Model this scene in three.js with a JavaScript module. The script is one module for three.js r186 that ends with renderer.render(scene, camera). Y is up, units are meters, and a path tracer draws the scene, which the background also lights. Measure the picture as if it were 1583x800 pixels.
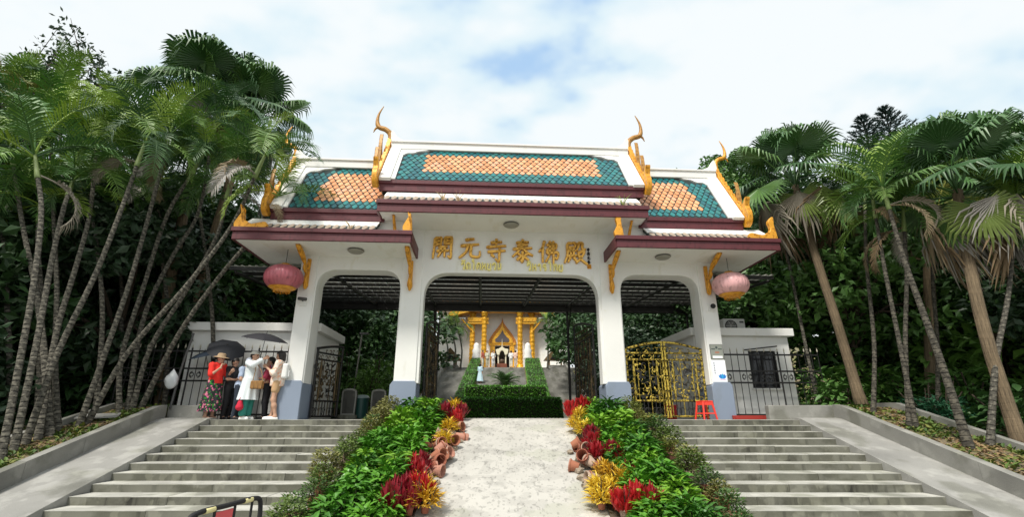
import * as THREE from 'three';
import { mergeGeometries, mergeVertices } from 'three/addons/utils/BufferGeometryUtils.js';
import { RoundedBoxGeometry } from 'three/addons/geometries/RoundedBoxGeometry.js';
import { MarchingCubes } from 'three/addons/objects/MarchingCubes.js';

// ---------------------------------------------------------------- camera, sky, sun, exposure
const scene = new THREE.Scene();
const EYE = 0.07, CAMZ = 12.2, PITCH = THREE.MathUtils.degToRad(18.3), FOC = 740;
const camera = new THREE.PerspectiveCamera(2 * Math.atan(400 / FOC) * 180 / Math.PI, 1583 / 800, 0.1, 900);
camera.position.set(0, EYE, CAMZ);
camera.rotation.set(PITCH, 0, 0);
const renderer = new THREE.WebGLRenderer({ antialias: true });
renderer.toneMapping = THREE.LinearToneMapping;
renderer.toneMappingExposure = 1.65;
renderer.shadowMap.enabled = true;
renderer.shadowMap.type = THREE.PCFSoftShadowMap;

let seed = 7;
const rnd = () => { seed = (seed + 0x6d2b79f5) | 0; let t = Math.imul(seed ^ (seed >>> 15), 1 | seed); t = (t + Math.imul(t ^ (t >>> 7), 61 | t)) ^ t; return ((t ^ (t >>> 14)) >>> 0) / 4294967296; };
const rr = (a, b) => a + (b - a) * rnd();
const pick = (a) => a[Math.floor(rnd() * a.length)];
const clamp = (x, a = 0, b = 1) => Math.min(b, Math.max(a, x));
const sst = (a, b, x) => { const t = clamp((x - a) / (b - a)); return t * t * (3 - 2 * t); };
// value noise, wrapping at period p
const hash = (x, y, z = 0) => { let h = Math.imul(x, 374761393) ^ Math.imul(y, 668265263) ^ Math.imul(z, 1442695041); h = Math.imul(h ^ (h >>> 13), 1274126177); return ((h ^ (h >>> 16)) >>> 0) / 4294967296; };
function vnoise(x, y, p, s = 0) {
  const xi = Math.floor(x), yi = Math.floor(y), fx = x - xi, fy = y - yi, u = fx * fx * (3 - 2 * fx), v = fy * fy * (3 - 2 * fy), m = (a) => ((a % p) + p) % p;
  const a = hash(m(xi), m(yi), s), b = hash(m(xi + 1), m(yi), s), c = hash(m(xi), m(yi + 1), s), d = hash(m(xi + 1), m(yi + 1), s);
  return a + (b - a) * u + (c - a) * v + (a - b - c + d) * u * v;
}
function fbm(x, y, p, oct, s = 0) { let r = 0, a = 0.5, n = 0; for (let i = 0; i < oct; i++) { r += a * vnoise(x, y, p, s + i); n += a; a *= 0.5; x *= 2; y *= 2; p *= 2; } return r / n; }

const SUN = new THREE.Vector3(-0.38, 1, 0.62).normalize();
{
  const W = 1536, H = 768, d = new Float32Array(W * H * 4);
  // one cloud sheet at a fixed height, seen from below; thin gaps show the blue
  for (let j = 0; j < H; j++) {
    const el = ((j + 0.5) / H - 0.5) * Math.PI, y = Math.sin(el), c = Math.cos(el);
    for (let i = 0; i < W; i++) {
      const az = ((i + 0.5) / W - 0.5) * 2 * Math.PI, x = Math.cos(az) * c, z = Math.sin(az) * c;
      const k = 1 / (Math.max(y, 0) + 0.16), px = x * k, pz = z * k;
      const n1 = fbm(px * 1.4 + 40.2, pz * 1.9 + 31.1, 256, 6, 3), n2 = fbm(px * 6.5 + 11, pz * 9.5 + 17, 256, 6, 40), n3 = fbm(px * 0.7 + 9.5, pz * 0.7 + 3.5, 256, 3, 80);
      let cover = n1 * 0.42 + n2 * 0.58 + n3 * 0.2;
      // the loose, broken part of the sheet over the gate and the closed part beside it
      const dx = px + 0.02, dz = pz + 0.98;
      cover += 0.235 - 0.27 * Math.exp(-(dx * dx / 0.07 + dz * dz / 0.1));
      const cl = sst(0.44, 0.66, cover), thick = sst(0.6, 0.84, cover);
      const up = clamp(y);
      const blue = [0.37 + 0.16 * (1 - up), 0.58 + 0.14 * (1 - up), 0.89];
      const white = [0.74 + 0.17 * thick, 0.88 + 0.08 * thick, 0.95 + 0.03 * thick];
      const o = (j * W + i) * 4, f = y < -0.02 ? 0.2 : 0.62;
      for (let q = 0; q < 3; q++) d[o + q] = (blue[q] + (white[q] - blue[q]) * cl) * f;
      d[o + 3] = 1;
    }
  }
  const sky = new THREE.DataTexture(d, W, H, THREE.RGBAFormat, THREE.FloatType);
  sky.mapping = THREE.EquirectangularReflectionMapping; sky.magFilter = THREE.LinearFilter; sky.minFilter = THREE.LinearFilter; sky.needsUpdate = true;
  scene.background = sky; scene.environment = sky; scene.environmentIntensity = 1;
}
const sun = new THREE.DirectionalLight(new THREE.Color(1, 0.95, 0.87), 2.6);
sun.position.copy(SUN).multiplyScalar(60); sun.target.position.set(0, 0, 0);
sun.castShadow = true; sun.shadow.radius = 20; sun.shadow.mapSize.set(2048, 2048);
Object.assign(sun.shadow.camera, { left: -40, right: 40, top: 40, bottom: -40, near: 1, far: 140 });
scene.add(sun, sun.target);

// ---------------------------------------------------------------- helpers
const V = (x, y, z) => new THREE.Vector3(x, y, z);
const up0 = V(0, 1, 0);
// direction of a photo pixel, and the point on it at a given horizontal distance in front of the lens
function ray(u, v) { const x = (u - 791.5) / FOC, y = (400 - v) / FOC, c = Math.cos(PITCH), s = Math.sin(PITCH); return V(x, y * c + s, -(c - y * s)); }
function at(u, v, dist) { const r = ray(u, v); return r.multiplyScalar(dist / -r.z).add(V(0, EYE, CAMZ)); }
const SLOPE = 0.125 / 0.43;
// point of a pixel on the sloping side strip (lift above the stair line)
function onStrip(u, v, lift) { const r = ray(u, v); const t = (-SLOPE * CAMZ + lift - EYE) / (r.y + SLOPE * r.z); return r.multiplyScalar(t).add(V(0, EYE, CAMZ)); }

const used = {};
function numbered(n) { const k = used[n] = (used[n] ?? -1) + 1; return k ? n + '_' + String(k).padStart(3, '0') : n; }
function tag(o, label, category, group) { o.userData.label = label; o.userData.category = category; if (group) o.userData.group = group; return o; }
function thing(name, label, category, pos = [0, 0, 0], turn = 0, group) {
  const g = new THREE.Group(); g.name = numbered(name); g.position.set(...pos); g.rotation.y = turn; scene.add(g); return tag(g, label, category, group);
}
function mesh(name, geo, mat, parent) {
  const m = new THREE.Mesh(Array.isArray(geo) ? merge(geo) : geo, mat); m.name = parent ? name : numbered(name); m.castShadow = m.receiveShadow = true; (parent || scene).add(m); return m;
}
function structure(name, geo, mat) { const m = mesh(name, geo, mat); m.userData.kind = 'structure'; return m; }
function merge(list) {
  const l = list.map((g) => { g = g.index ? g.toNonIndexed() : g; for (const k of Object.keys(g.attributes)) if (!['position', 'normal', 'uv'].includes(k)) g.deleteAttribute(k); if (!g.attributes.uv) g.setAttribute('uv', new THREE.BufferAttribute(new Float32Array(g.attributes.position.count * 2), 2)); return g; });
  return l.length === 1 ? l[0] : mergeGeometries(l);
}
// uv in metres, by the way each face points
function muv(g, s = 1, ox = 0, oy = 0) {
  g = g.index ? g.toNonIndexed() : g;
  const p = g.attributes.position, uv = new Float32Array(p.count * 2), a = V(), b = V(), c = V(), n = V();
  for (let i = 0; i < p.count; i += 3) {
    a.fromBufferAttribute(p, i); b.fromBufferAttribute(p, i + 1); c.fromBufferAttribute(p, i + 2);
    n.copy(b).sub(a).cross(c.clone().sub(a)); const ax = Math.abs(n.x), ay = Math.abs(n.y), az = Math.abs(n.z);
    [a, b, c].forEach((q, k) => { const [s1, t1] = ay >= ax && ay >= az ? [q.x, q.z] : ax >= az ? [q.z, q.y] : [q.x, q.y]; uv[(i + k) * 2] = s1 * s + ox; uv[(i + k) * 2 + 1] = t1 * s + oy; });
  }
  g.setAttribute('uv', new THREE.BufferAttribute(uv, 2)); return g;
}
function box(w, h, d, x = 0, y = 0, z = 0) { const g = new THREE.BoxGeometry(w, h, d); g.translate(x, y, z); return muv(g); }
// box from its bounds
const bb = (x0, x1, y0, y1, z0, z1) => box(x1 - x0, y1 - y0, z1 - z0, (x0 + x1) / 2, (y0 + y1) / 2, (z0 + z1) / 2);
function rbox(w, h, d, r, x = 0, y = 0, z = 0, seg = 2) { const g = new RoundedBoxGeometry(w, h, d, seg, Math.min(r, w / 2.01, h / 2.01, d / 2.01)); g.translate(x, y, z); return muv(g); }
const rbb = (x0, x1, y0, y1, z0, z1, r = 0.015) => rbox(x1 - x0, y1 - y0, z1 - z0, r, (x0 + x1) / 2, (y0 + y1) / 2, (z0 + z1) / 2);
// tapered tube through points; r is a number, or a function of t
function tube(pts, r, sides = 6, seg = 0, cap = true) {
  const curve = pts.length > 2 || seg ? new THREE.CatmullRomCurve3(pts, false, 'centripetal') : null; seg = seg || (pts.length > 2 ? pts.length * 4 : 1);
  const P = [], pos = [], uv = [], idx = []; for (let i = 0; i <= seg; i++) P.push(curve ? curve.getPoint(i / seg) : pts[0].clone().lerp(pts[pts.length - 1], i / seg));
  let nrm = null, len = 0; const rf = typeof r === 'function' ? r : () => r;
  for (let i = 0; i <= seg; i++) {
    const t = P[Math.min(i + 1, seg)].clone().sub(P[Math.max(i - 1, 0)]).normalize();
    if (!nrm) nrm = Math.abs(t.y) > 0.9 ? V(1, 0, 0) : V(0, 1, 0);
    nrm = nrm.clone().sub(t.clone().multiplyScalar(nrm.dot(t))).normalize(); const bi = t.clone().cross(nrm), rad = rf(i / seg);
    if (i) len += P[i].distanceTo(P[i - 1]);
    for (let k = 0; k <= sides; k++) { const a = k / sides * 2 * Math.PI, q = P[i].clone().addScaledVector(nrm, Math.cos(a) * rad).addScaledVector(bi, Math.sin(a) * rad); pos.push(q.x, q.y, q.z); uv.push(k / sides, len); }
  }
  for (let i = 0; i < seg; i++) for (let k = 0; k < sides; k++) { const a = i * (sides + 1) + k, b = a + sides + 1; idx.push(a, a + 1, b, b, a + 1, b + 1); }
  if (cap) for (const i of [0, seg]) { const c = pos.length / 3; pos.push(P[i].x, P[i].y, P[i].z); uv.push(0.5, i ? len : 0); for (let k = 0; k < sides; k++) { const a = i * (sides + 1) + k; i ? idx.push(a, a + 1, c) : idx.push(a + 1, a, c); } }
  const g = new THREE.BufferGeometry(); g.setAttribute('position', new THREE.Float32BufferAttribute(pos, 3)); g.setAttribute('uv', new THREE.Float32BufferAttribute(uv, 2)); g.setIndex(idx); g.computeVertexNormals(); return g;
}
function extrude(shape, depth, bevel = 0.008, seg = 8) { const g = new THREE.ExtrudeGeometry(shape, { depth, bevelEnabled: bevel > 0, bevelSize: bevel, bevelThickness: bevel, bevelSegments: 1, curveSegments: seg, steps: 1 }); return muv(g); }
function poly(pts) { const s = new THREE.Shape(); pts.forEach(([x, y], i) => i ? s.lineTo(x, y) : s.moveTo(x, y)); s.closePath(); return s; }
function spl(pts, n = 6) { return poly(new THREE.SplineCurve(pts.map((p) => new THREE.Vector2(...p))).getPoints(pts.length * n).map((p) => [p.x, p.y])); }
function lathe(pts, seg = 20) { return new THREE.LatheGeometry(pts.map((p) => new THREE.Vector2(...p)), seg); }
function tri(pos, uv) { const g = new THREE.BufferGeometry(); g.setAttribute('position', new THREE.Float32BufferAttribute(pos, 3)); g.setAttribute('uv', new THREE.Float32BufferAttribute(uv || new Float32Array(pos.length / 3 * 2), 2)); g.computeVertexNormals(); return g; }
const xf = (g, x, y, z, ry = 0, rx = 0, rz = 0, s = 1) => { g = g.clone(); g.applyMatrix4(new THREE.Matrix4().compose(V(x, y, z), new THREE.Quaternion().setFromEuler(new THREE.Euler(rx, ry, rz, 'YXZ')), typeof s === 'number' ? V(s, s, s) : V(...s))); return g; };

// ---------------------------------------------------------------- materials
const toS = (l) => Math.round(255 * clamp(l <= 0.0031308 ? 12.92 * l : 1.055 * Math.pow(l, 1 / 2.4) - 0.055));
function tex(n, f, metres = 1, srgb = true) {
  const d = new Uint8Array(n * n * 4);
  for (let j = 0; j < n; j++) for (let i = 0; i < n; i++) { let c = f(i / n, j / n); if (typeof c === 'number') c = [c, c, c]; const o = (j * n + i) * 4; for (let q = 0; q < 3; q++) d[o + q] = srgb ? toS(c[q]) : Math.round(255 * clamp(c[q])); d[o + 3] = 255; }
  const t = new THREE.DataTexture(d, n, n, THREE.RGBAFormat); t.wrapS = t.wrapT = THREE.RepeatWrapping; t.magFilter = THREE.LinearFilter; t.minFilter = THREE.LinearMipmapLinearFilter; t.generateMipmaps = true;
  if (srgb) t.colorSpace = THREE.SRGBColorSpace; t.repeat.set(1 / metres, 1 / metres); t.needsUpdate = true; return t;
}
const lin = (r, g, b) => new THREE.Color().setRGB(r, g, b);
const M = {};
const std = (c, rough = 0.8, o = {}) => new THREE.MeshStandardMaterial({ color: lin(...c), roughness: rough, metalness: 0, ...o });
const T = {};
T.grain = tex(256, (u, v) => 0.5 + 0.5 * (fbm(u * 32, v * 32, 32, 3, 5) - 0.5) + 0.35 * (hash(u * 256 | 0, v * 256 | 0) - 0.5), 0.6, false);
T.rough = tex(512, (u, v) => fbm(u * 8, v * 8, 8, 6, 9), 2.4, false);
// poured concrete: cloudy patches, dark weather stains with an edge, pale wear, speckle
T.concrete = tex(1024, (u, v) => {
  const big = fbm(u * 4, v * 4, 4, 5, 11), st = sst(0.48, 0.72, fbm(u * 6, v * 6, 6, 6, 21)), pale = sst(0.5, 0.7, fbm(u * 11, v * 11, 11, 6, 31)), sp = hash(u * 1024 | 0, v * 1024 | 0, 3);
  let k = 0.64 + 0.4 * (big - 0.5) - 0.18 * st + 0.16 * pale + 0.18 * (sp - 0.5); if (sp > 0.992) k -= 0.2;
  return [k, k * (0.985 + 0.01 * st), k * (0.93 - 0.05 * st)];
}, 3.1);
// concrete risers: the same cast, with run-off streaks and dark stains; riser shade is painted by the base colour
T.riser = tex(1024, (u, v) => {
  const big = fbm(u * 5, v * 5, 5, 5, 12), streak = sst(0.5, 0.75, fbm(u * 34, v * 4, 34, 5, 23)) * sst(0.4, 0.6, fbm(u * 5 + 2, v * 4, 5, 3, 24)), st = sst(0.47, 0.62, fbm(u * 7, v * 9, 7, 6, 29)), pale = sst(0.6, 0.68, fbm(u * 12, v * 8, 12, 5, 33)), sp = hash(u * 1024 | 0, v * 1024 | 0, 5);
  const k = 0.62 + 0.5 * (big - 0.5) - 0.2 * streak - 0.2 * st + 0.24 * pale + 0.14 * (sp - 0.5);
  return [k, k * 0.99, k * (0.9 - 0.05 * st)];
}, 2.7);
T.ramp = tex(1024, (u, v) => {
  const big = fbm(u * 3, v * 3, 3, 5, 14), st = sst(0.56, 0.66, fbm(u * 9, v * 9, 9, 6, 25)), wear = sst(0.55, 0.62, fbm(u * 16, v * 16, 16, 5, 45)), sp = hash(u * 1024 | 0, v * 1024 | 0, 7), moss = sst(0.62, 0.68, fbm(u * 5, v * 5, 5, 6, 61));
  let k = 0.84 + 0.2 * (big - 0.5) - 0.1 * st - 0.09 * wear + 0.14 * (sp - 0.5); const fl = fbm(u * 90, v * 60, 90, 3, 66); if (fl > 0.62) k -= 0.22 * sst(0.62, 0.72, fl);
  return [k * (1 - 0.1 * moss), k * (0.985 - 0.08 * moss), k * (0.94 - 0.12 * moss)];
}, 3.7);
T.plaster = tex(1024, (u, v) => {
  const big = fbm(u * 4, v * 4, 4, 5, 15), st = sst(0.62, 0.8, fbm(u * 14, v * 5, 14, 6, 26)), sp = hash(u * 1024 | 0, v * 1024 | 0, 9);
  const k = 0.95 + 0.08 * (big - 0.5) - 0.06 * st + 0.03 * (sp - 0.5); return [k, k * (0.995 - 0.01 * st), k * (0.98 - 0.05 * st)];
}, 2.9);
T.paint = tex(512, (u, v) => { const big = fbm(u * 5, v * 5, 5, 5, 16), st = sst(0.6, 0.7, fbm(u * 20, v * 10, 20, 5, 27)); const k = 0.86 + 0.3 * (big - 0.5) - 0.25 * st; return [k, k, k]; }, 1.3);
T.gold = tex(512, (u, v) => { const big = fbm(u * 8, v * 8, 8, 5, 17), st = sst(0.56, 0.66, fbm(u * 14, v * 14, 14, 5, 28)); const k = 0.9 + 0.3 * (big - 0.5) - 0.35 * st; return [k, k * (0.97 - 0.1 * st), k * (1 - 0.3 * st)]; }, 0.9);
T.patina = tex(512, (u, v) => { const d = sst(0.42, 0.56, fbm(u * 22, v * 22, 22, 5, 19)); const k = 0.06 + 0.94 * d; return [k, k * 0.98, k * 0.9]; }, 0.8);
T.soil = tex(1024, (u, v) => {
  const big = fbm(u * 6, v * 6, 6, 6, 18), moss = sst(0.48, 0.6, fbm(u * 9, v * 9, 9, 6, 38)), leaf = sst(0.62, 0.66, fbm(u * 60, v * 60, 60, 2, 48)), k = 0.5 + 0.8 * (big - 0.5);
  let c = [k * 0.62, k * 0.5, k * 0.34]; const m = [0.3 * k + 0.1, 0.42 * k + 0.12, 0.1 * k]; c = c.map((q, i) => q + (m[i] - q) * moss); const l = [0.75, 0.56, 0.32]; return c.map((q, i) => q + (l[i] - q) * leaf * 0.7);
}, 2.3);
T.bark = tex(512, (u, v) => { const ring = Math.abs(((v * 10 + 0.25 * fbm(u * 4, v * 10, 10, 2, 50)) % 1) - 0.5) * 2, li = sst(0.45, 0.66, fbm(u * 8, v * 24, 8, 5, 51)), n = fbm(u * 24, v * 48, 24, 4, 52); const k = 0.34 + 0.45 * li + 0.35 * (n - 0.5) - 0.3 * sst(0.72, 0.98, ring); return [k, k * 0.97, k * 0.88]; }, 1);
T.barkBump = tex(256, (u, v) => { const ring = Math.abs(((v * 10 + 0.25 * fbm(u * 4, v * 10, 10, 2, 50)) % 1) - 0.5) * 2; return 0.7 - 0.6 * sst(0.7, 1, ring) + 0.3 * fbm(u * 24, v * 48, 24, 3, 52); }, 1, false);
T.fibre = tex(512, (u, v) => { const k = 0.6 + 0.8 * (fbm(u * 60, v * 6, 6, 4, 53) - 0.5) + 0.3 * (fbm(u * 10, v * 10, 10, 4, 54) - 0.5); return [k, k * 0.88, k * 0.72]; }, 1);
T.leaf = tex(256, (u, v) => { const k = 0.8 + 0.5 * (fbm(u * 6, v * 6, 6, 4, 55) - 0.5); return [k, k, k * 0.9]; }, 1);
T.sheet = tex(512, (u, v) => { const d = sst(0.45, 0.65, fbm(u * 6, v * 6, 6, 6, 56)); const k = 0.9 - 0.45 * d; return [k, k * 0.97, k * 0.9]; }, 3.3);

M.concrete = std([0.36, 0.36, 0.345], 0.93, { map: T.concrete, bumpMap: T.grain, bumpScale: 0.004 });
M.riser = std([0.22, 0.22, 0.195], 0.95, { map: T.riser, bumpMap: T.grain, bumpScale: 0.005 });  // same concrete as the treads, darkened to put riser shade into the colour
M.tread = std([0.64, 0.64, 0.61], 0.9, { map: T.concrete, bumpMap: T.grain, bumpScale: 0.004 });  // same concrete as the risers, paled to put sky light into the colour
M.ramp = std([0.58, 0.57, 0.545], 0.92, { map: T.ramp, bumpMap: T.rough, bumpScale: 0.02 });
M.sideRamp = std([0.43, 0.43, 0.425], 0.9, { map: T.concrete, bumpMap: T.grain, bumpScale: 0.003 });
M.plaza = std([0.34, 0.33, 0.31], 0.92, { map: T.concrete, bumpMap: T.grain, bumpScale: 0.004 });
M.white = std([0.83, 0.83, 0.81], 0.72, { map: T.plaster, bumpMap: T.grain, bumpScale: 0.0015 });
M.slate = std([0.235, 0.285, 0.375], 0.6, { map: T.plaster, bumpMap: T.grain, bumpScale: 0.0012 });
M.maroon = std([0.115, 0.022, 0.028], 0.5, { map: T.paint, bumpMap: T.grain, bumpScale: 0.001 });
M.gold = std([0.84, 0.4, 0.03], 0.42, { map: T.gold, metalness: 0.15, bumpMap: T.grain, bumpScale: 0.004 });
M.goldLeaf = std([0.8, 0.46, 0.09], 0.28, { map: T.gold, metalness: 0.75 });
M.goldDark = std([0.2, 0.13, 0.05], 0.6, { map: T.gold });
M.thaiGold = std([0.92, 0.8, 0.26], 0.4, { metalness: 0.1 });
M.ironGold = std([0.62, 0.47, 0.09], 0.38, { map: T.patina, metalness: 0.55 });
M.iron = std([0.02, 0.019, 0.018], 0.5, { metalness: 0.3 });
M.bronze = std([0.13, 0.095, 0.045], 0.42, { map: T.gold, metalness: 0.6 });
M.steel = std([0.1, 0.1, 0.1], 0.55, { metalness: 0.5 });
M.grout = std([0.02, 0.035, 0.035], 0.9);
M.teal = [0, 1, 2, 3].map((i) => std([[0.012, 0.17, 0.185], [0.016, 0.215, 0.215], [0.01, 0.13, 0.155], [0.035, 0.2, 0.19]][i], 0.28, { map: T.paint }));
M.orange = [0, 1, 2, 3].map((i) => std([[0.84, 0.38, 0.16], [0.88, 0.46, 0.22], [0.76, 0.32, 0.13], [0.86, 0.43, 0.24]][i], 0.32, { map: T.paint }));
M.soil = std([0.4, 0.4, 0.36], 1, { map: T.soil, bumpMap: T.rough, bumpScale: 0.05 });
M.forest = M.soil;
M.bedSoil = std([0.2, 0.15, 0.1], 1, { map: T.rough, bumpMap: T.rough, bumpScale: 0.05 });
M.black = std([0.012, 0.012, 0.013], 0.7);
M.sheet = new THREE.MeshPhysicalMaterial({ color: lin(0.62, 0.64, 0.62), roughness: 0.85, transmission: 0.55, thickness: 0, map: T.sheet, side: THREE.DoubleSide });
// ---------------------------------------------------------------- setting: ground, stairs, ramps, kerbs
const NSTEP = 13, RISE = 0.125, RUN = 0.43, ZB = NSTEP * RUN, YB = -NSTEP * RISE;
const leftEdge = (z) => -7.3 + 0.085 * z, rightEdge = (z) => 6.93 - 0.03 * z;          // where the steps meet the side ramps
const kerbL = (z) => -8.5 + 0.09 * z, kerbR = (z) => 7.92 - 0.02 * z;                      // inner faces of the kerbs
const BEDL = -2.95, BEDR = 2.95;

// terrain: a wooded slope beside the stairs, flat behind the gate, a hill that carries the temple
function terrainY(x, z) {
  const n = (fbm(x * 0.12 + 50, z * 0.12 + 50, 512, 4, 71) - 0.5);
  let y = z > 0 ? Math.max(-SLOPE * z, YB) : 0;
  const back = sst(-22, -36, z) * 4.45; y += back;
  const ax = Math.abs(x + (x < 0 ? 0.4 : -0.2));
  const off = sst(9.4, 10.2, ax);
  y += off * (0.12 + n * 0.7 + sst(14, 60, ax) * 5 + sst(-20, -110, z) * 5) - (1 - off) * 0.12;
  if (ax < 9.6 && z > -0.2) y = YB - 0.6;
  if (z > ZB + 0.2) y = YB - 0.35;
  return y;
}
{
  const xs = [], zs = []; for (let i = -70; i <= 70; i++) xs.push(Math.sign(i) * (Math.abs(i) * 0.32 + Math.pow(Math.abs(i) / 70, 4) * 330)); for (let j = 0; j <= 130; j++) zs.push(9 - j * 0.5 - Math.pow(j / 130, 5) * 420);
  const pos = [], uv = [], idx = []; for (const z of zs) for (const x of xs) { pos.push(x, terrainY(x, z), z); uv.push(x, z); }
  const w = xs.length; for (let j = 0; j < zs.length - 1; j++) for (let i = 0; i < w - 1; i++) { const a = j * w + i; idx.push(a, a + 1, a + w, a + 1, a + w + 1, a + w); }
  const g = new THREE.BufferGeometry(); g.setAttribute('position', new THREE.Float32BufferAttribute(pos, 3)); g.setAttribute('uv', new THREE.Float32BufferAttribute(uv, 2)); g.setIndex(idx); g.computeVertexNormals();
  structure('terrain', g, M.forest);
}
structure('plaza', bb(-300, 300, YB - 0.3, YB, ZB - 0.3, 300), M.plaza);
structure("terrace", bb(-9.3, 9.2, -0.5, 0, -22, -0.455), M.plaza);
// steps: each a block with a worn nosing
function stairs(name, x0, x1) {
  const root = new THREE.Group(); root.name = numbered(name); root.userData.kind = 'structure'; scene.add(root);
  for (let i = 0; i <= NSTEP; i++) {
    const y = -i * RISE, zf = i * RUN + rr(-0.008, 0.008), zb = (i - 1) * RUN - 0.02, a = x0(zf), b = x1(zf), r = 0.014, tilt = rr(-0.004, 0.004);
    // cross-section extruded along x, split in two or three casts with an open joint
    const cuts = [a]; const nseg = 2 + (i % 2); for (let k = 1; k < nseg; k++) cuts.push(a + (b - a) * (k / nseg + rr(-0.12, 0.12))); cuts.push(b);
    for (let k = 0; k < nseg; k++) {
      const ca = cuts[k] + (k ? 0.004 : 0), cb = cuts[k + 1] - (k < nseg - 1 ? 0.004 : 0), yy = y + rr(-0.004, 0.003), zz = zf + rr(-0.006, 0.006);
      const tread = bb(ca, cb, yy - 0.008, yy, zb, zz + 0.003), riser = bb(ca, cb, yy - RISE - 0.06, yy - 0.008, zb, zz);
      const ox = rr(0, 9), oy = rr(0, 9);
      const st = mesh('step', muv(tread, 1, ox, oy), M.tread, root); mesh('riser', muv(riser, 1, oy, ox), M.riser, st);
    }
  }
  return root;
}
stairs('staircase', leftEdge, () => BEDL);
stairs('staircase', () => BEDR, rightEdge);
// sloping slab between two x lines, top at lift above the stair line
function slab(xa, xb, lift, depth, z0 = -0.43, z1 = ZB + 0.1, n = 24, rough = 0) {
  const pos = [], idx = [], uv = []; const yy = (z) => (z < 0 ? 0 : -SLOPE * Math.min(z, ZB)) + lift;
  for (let j = 0; j <= n; j++) { const z = z0 + (z1 - z0) * j / n; for (const [x, dy] of [[xa(z), 0], [xb(z), 0], [xb(z), -depth], [xa(z), -depth]]) { pos.push(x, yy(z) + dy, z); } }
  for (let j = 0; j < n; j++) for (let k = 0; k < 4; k++) { const a = j * 4 + k, b = j * 4 + (k + 1) % 4; idx.push(a, a + 4, b, b, a + 4, b + 4); }
  const e = n * 4; idx.push(0, 1, 2, 0, 2, 3, e, e + 2, e + 1, e, e + 3, e + 2);
  const g = new THREE.BufferGeometry(); g.setAttribute('position', new THREE.Float32BufferAttribute(pos, 3)); g.setIndex(idx); const h = g.toNonIndexed(); h.computeVertexNormals(); return muv(h);
}
structure('centre_ramp', slab(() => -1.42, () => 1.42, 0.03, 0.5), M.ramp);
structure('side_ramp', slab((z) => kerbL(z) - 0.02, leftEdge, 0.045, 0.5), M.sideRamp);
structure('side_ramp', slab(rightEdge, (z) => kerbR(z) + 0.02, 0.045, 0.5), M.sideRamp);
structure('planting_bed', slab(() => BEDL - 0.01, () => -1.4, 0.06, 0.5), M.bedSoil);
structure('planting_bed', slab(() => 1.4, () => BEDR + 0.01, 0.06, 0.5), M.bedSoil);
// kerbs cast in lengths
function kerb(name, label, xin, side, lift, w, z0, z1, depth = 0.7) {
  const root = thing(name, label, 'kerb');
  const n = 5; for (let k = 0; k < n; k++) { const a = z0 + (z1 - z0) * k / n, b = z0 + (z1 - z0) * (k + 1) / n - 0.006; mesh('kerb_block', slab((z) => side < 0 ? xin(z) - w : xin(z), (z) => side < 0 ? xin(z) : xin(z) + w, lift + rr(-0.006, 0.006), depth, a, b, 4), M.concrete, root); }
  return root;
}
kerb('stone_kerb', 'sloping concrete kerb along the ramp beside the leaning palm cluster', kerbL, -1, 0.35, 0.17, -0.2, ZB + 0.3);
kerb('stone_kerb', 'sloping concrete kerb along the ramp on the window guardhouse side', kerbR, 1, 0.35, 0.17, -0.2, ZB + 0.3);
kerb('stone_kerb', 'low weathered outer kerb behind the leaning palm cluster strip', (z) => -9.62, -1, 0.4, 0.14, -0.6, ZB + 0.3, 0.8);
kerb('stone_kerb', 'low weathered outer kerb behind the slender trunks beyond the window guardhouse', (z) => 9.3, 1, 0.4, 0.14, -0.6, ZB + 0.3, 0.8);
tag(mesh('low_wall', rbb(-8.65, -7.7, -0.3, 0.345, -0.62, -0.42, 0.02), M.concrete), 'low concrete wall at ramp top beside the waiting people', 'wall');
tag(mesh('low_wall', rbb(6.45, 8.1, -0.3, 0.345, -0.62, -0.42, 0.02), M.concrete), 'low concrete wall at ramp top in front of window guardhouse', 'wall');
structure('planting_strip', slab((z) => -9.64, (z) => kerbL(z) - 0.15, 0.27, 0.6, -2.2, ZB + 0.3), M.soil);
structure('planting_strip', slab((z) => kerbR(z) + 0.15, (z) => 9.32, 0.27, 0.6, -2.2, ZB + 0.3), M.soil);
// ---------------------------------------------------------------- the gate
const GROT = 3.5 * Math.PI / 180;
const gate = thing('temple_gate', 'white three-bay temple gate with teal and orange tiled Thai roofs', 'gate', [0, 0, -0.7], GROT);
gate.updateMatrixWorld(true);
const gpt = (x, y, z) => gate.localToWorld(V(x, y, z));
for (const [a, b] of [[-5.8, -5.36], [-3.04, -2.5], [2.5, 3.04], [5.36, 5.8]]) {
  const inner = Math.abs(a) < 4, col = mesh('column', rbb(a, b, 0.9, inner ? 5.3 : 4.42, -0.7, 0, 0.012), M.white, gate);
  const out = a < 0 ? [a - 0.09, b + 0.02] : [a - 0.02, b + 0.09];
  const s = poly([[out[0], 0], [out[1], 0], [out[1], 0.86], [out[1] - 0.05, 0.935], [out[0] + 0.07, 0.935], [out[0], 0.84]]);
  const pl = extrude(s, 0.78, 0.012); pl.translate(0, 0, -0.74); mesh('plinth', pl, M.slate, col);
}
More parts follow.
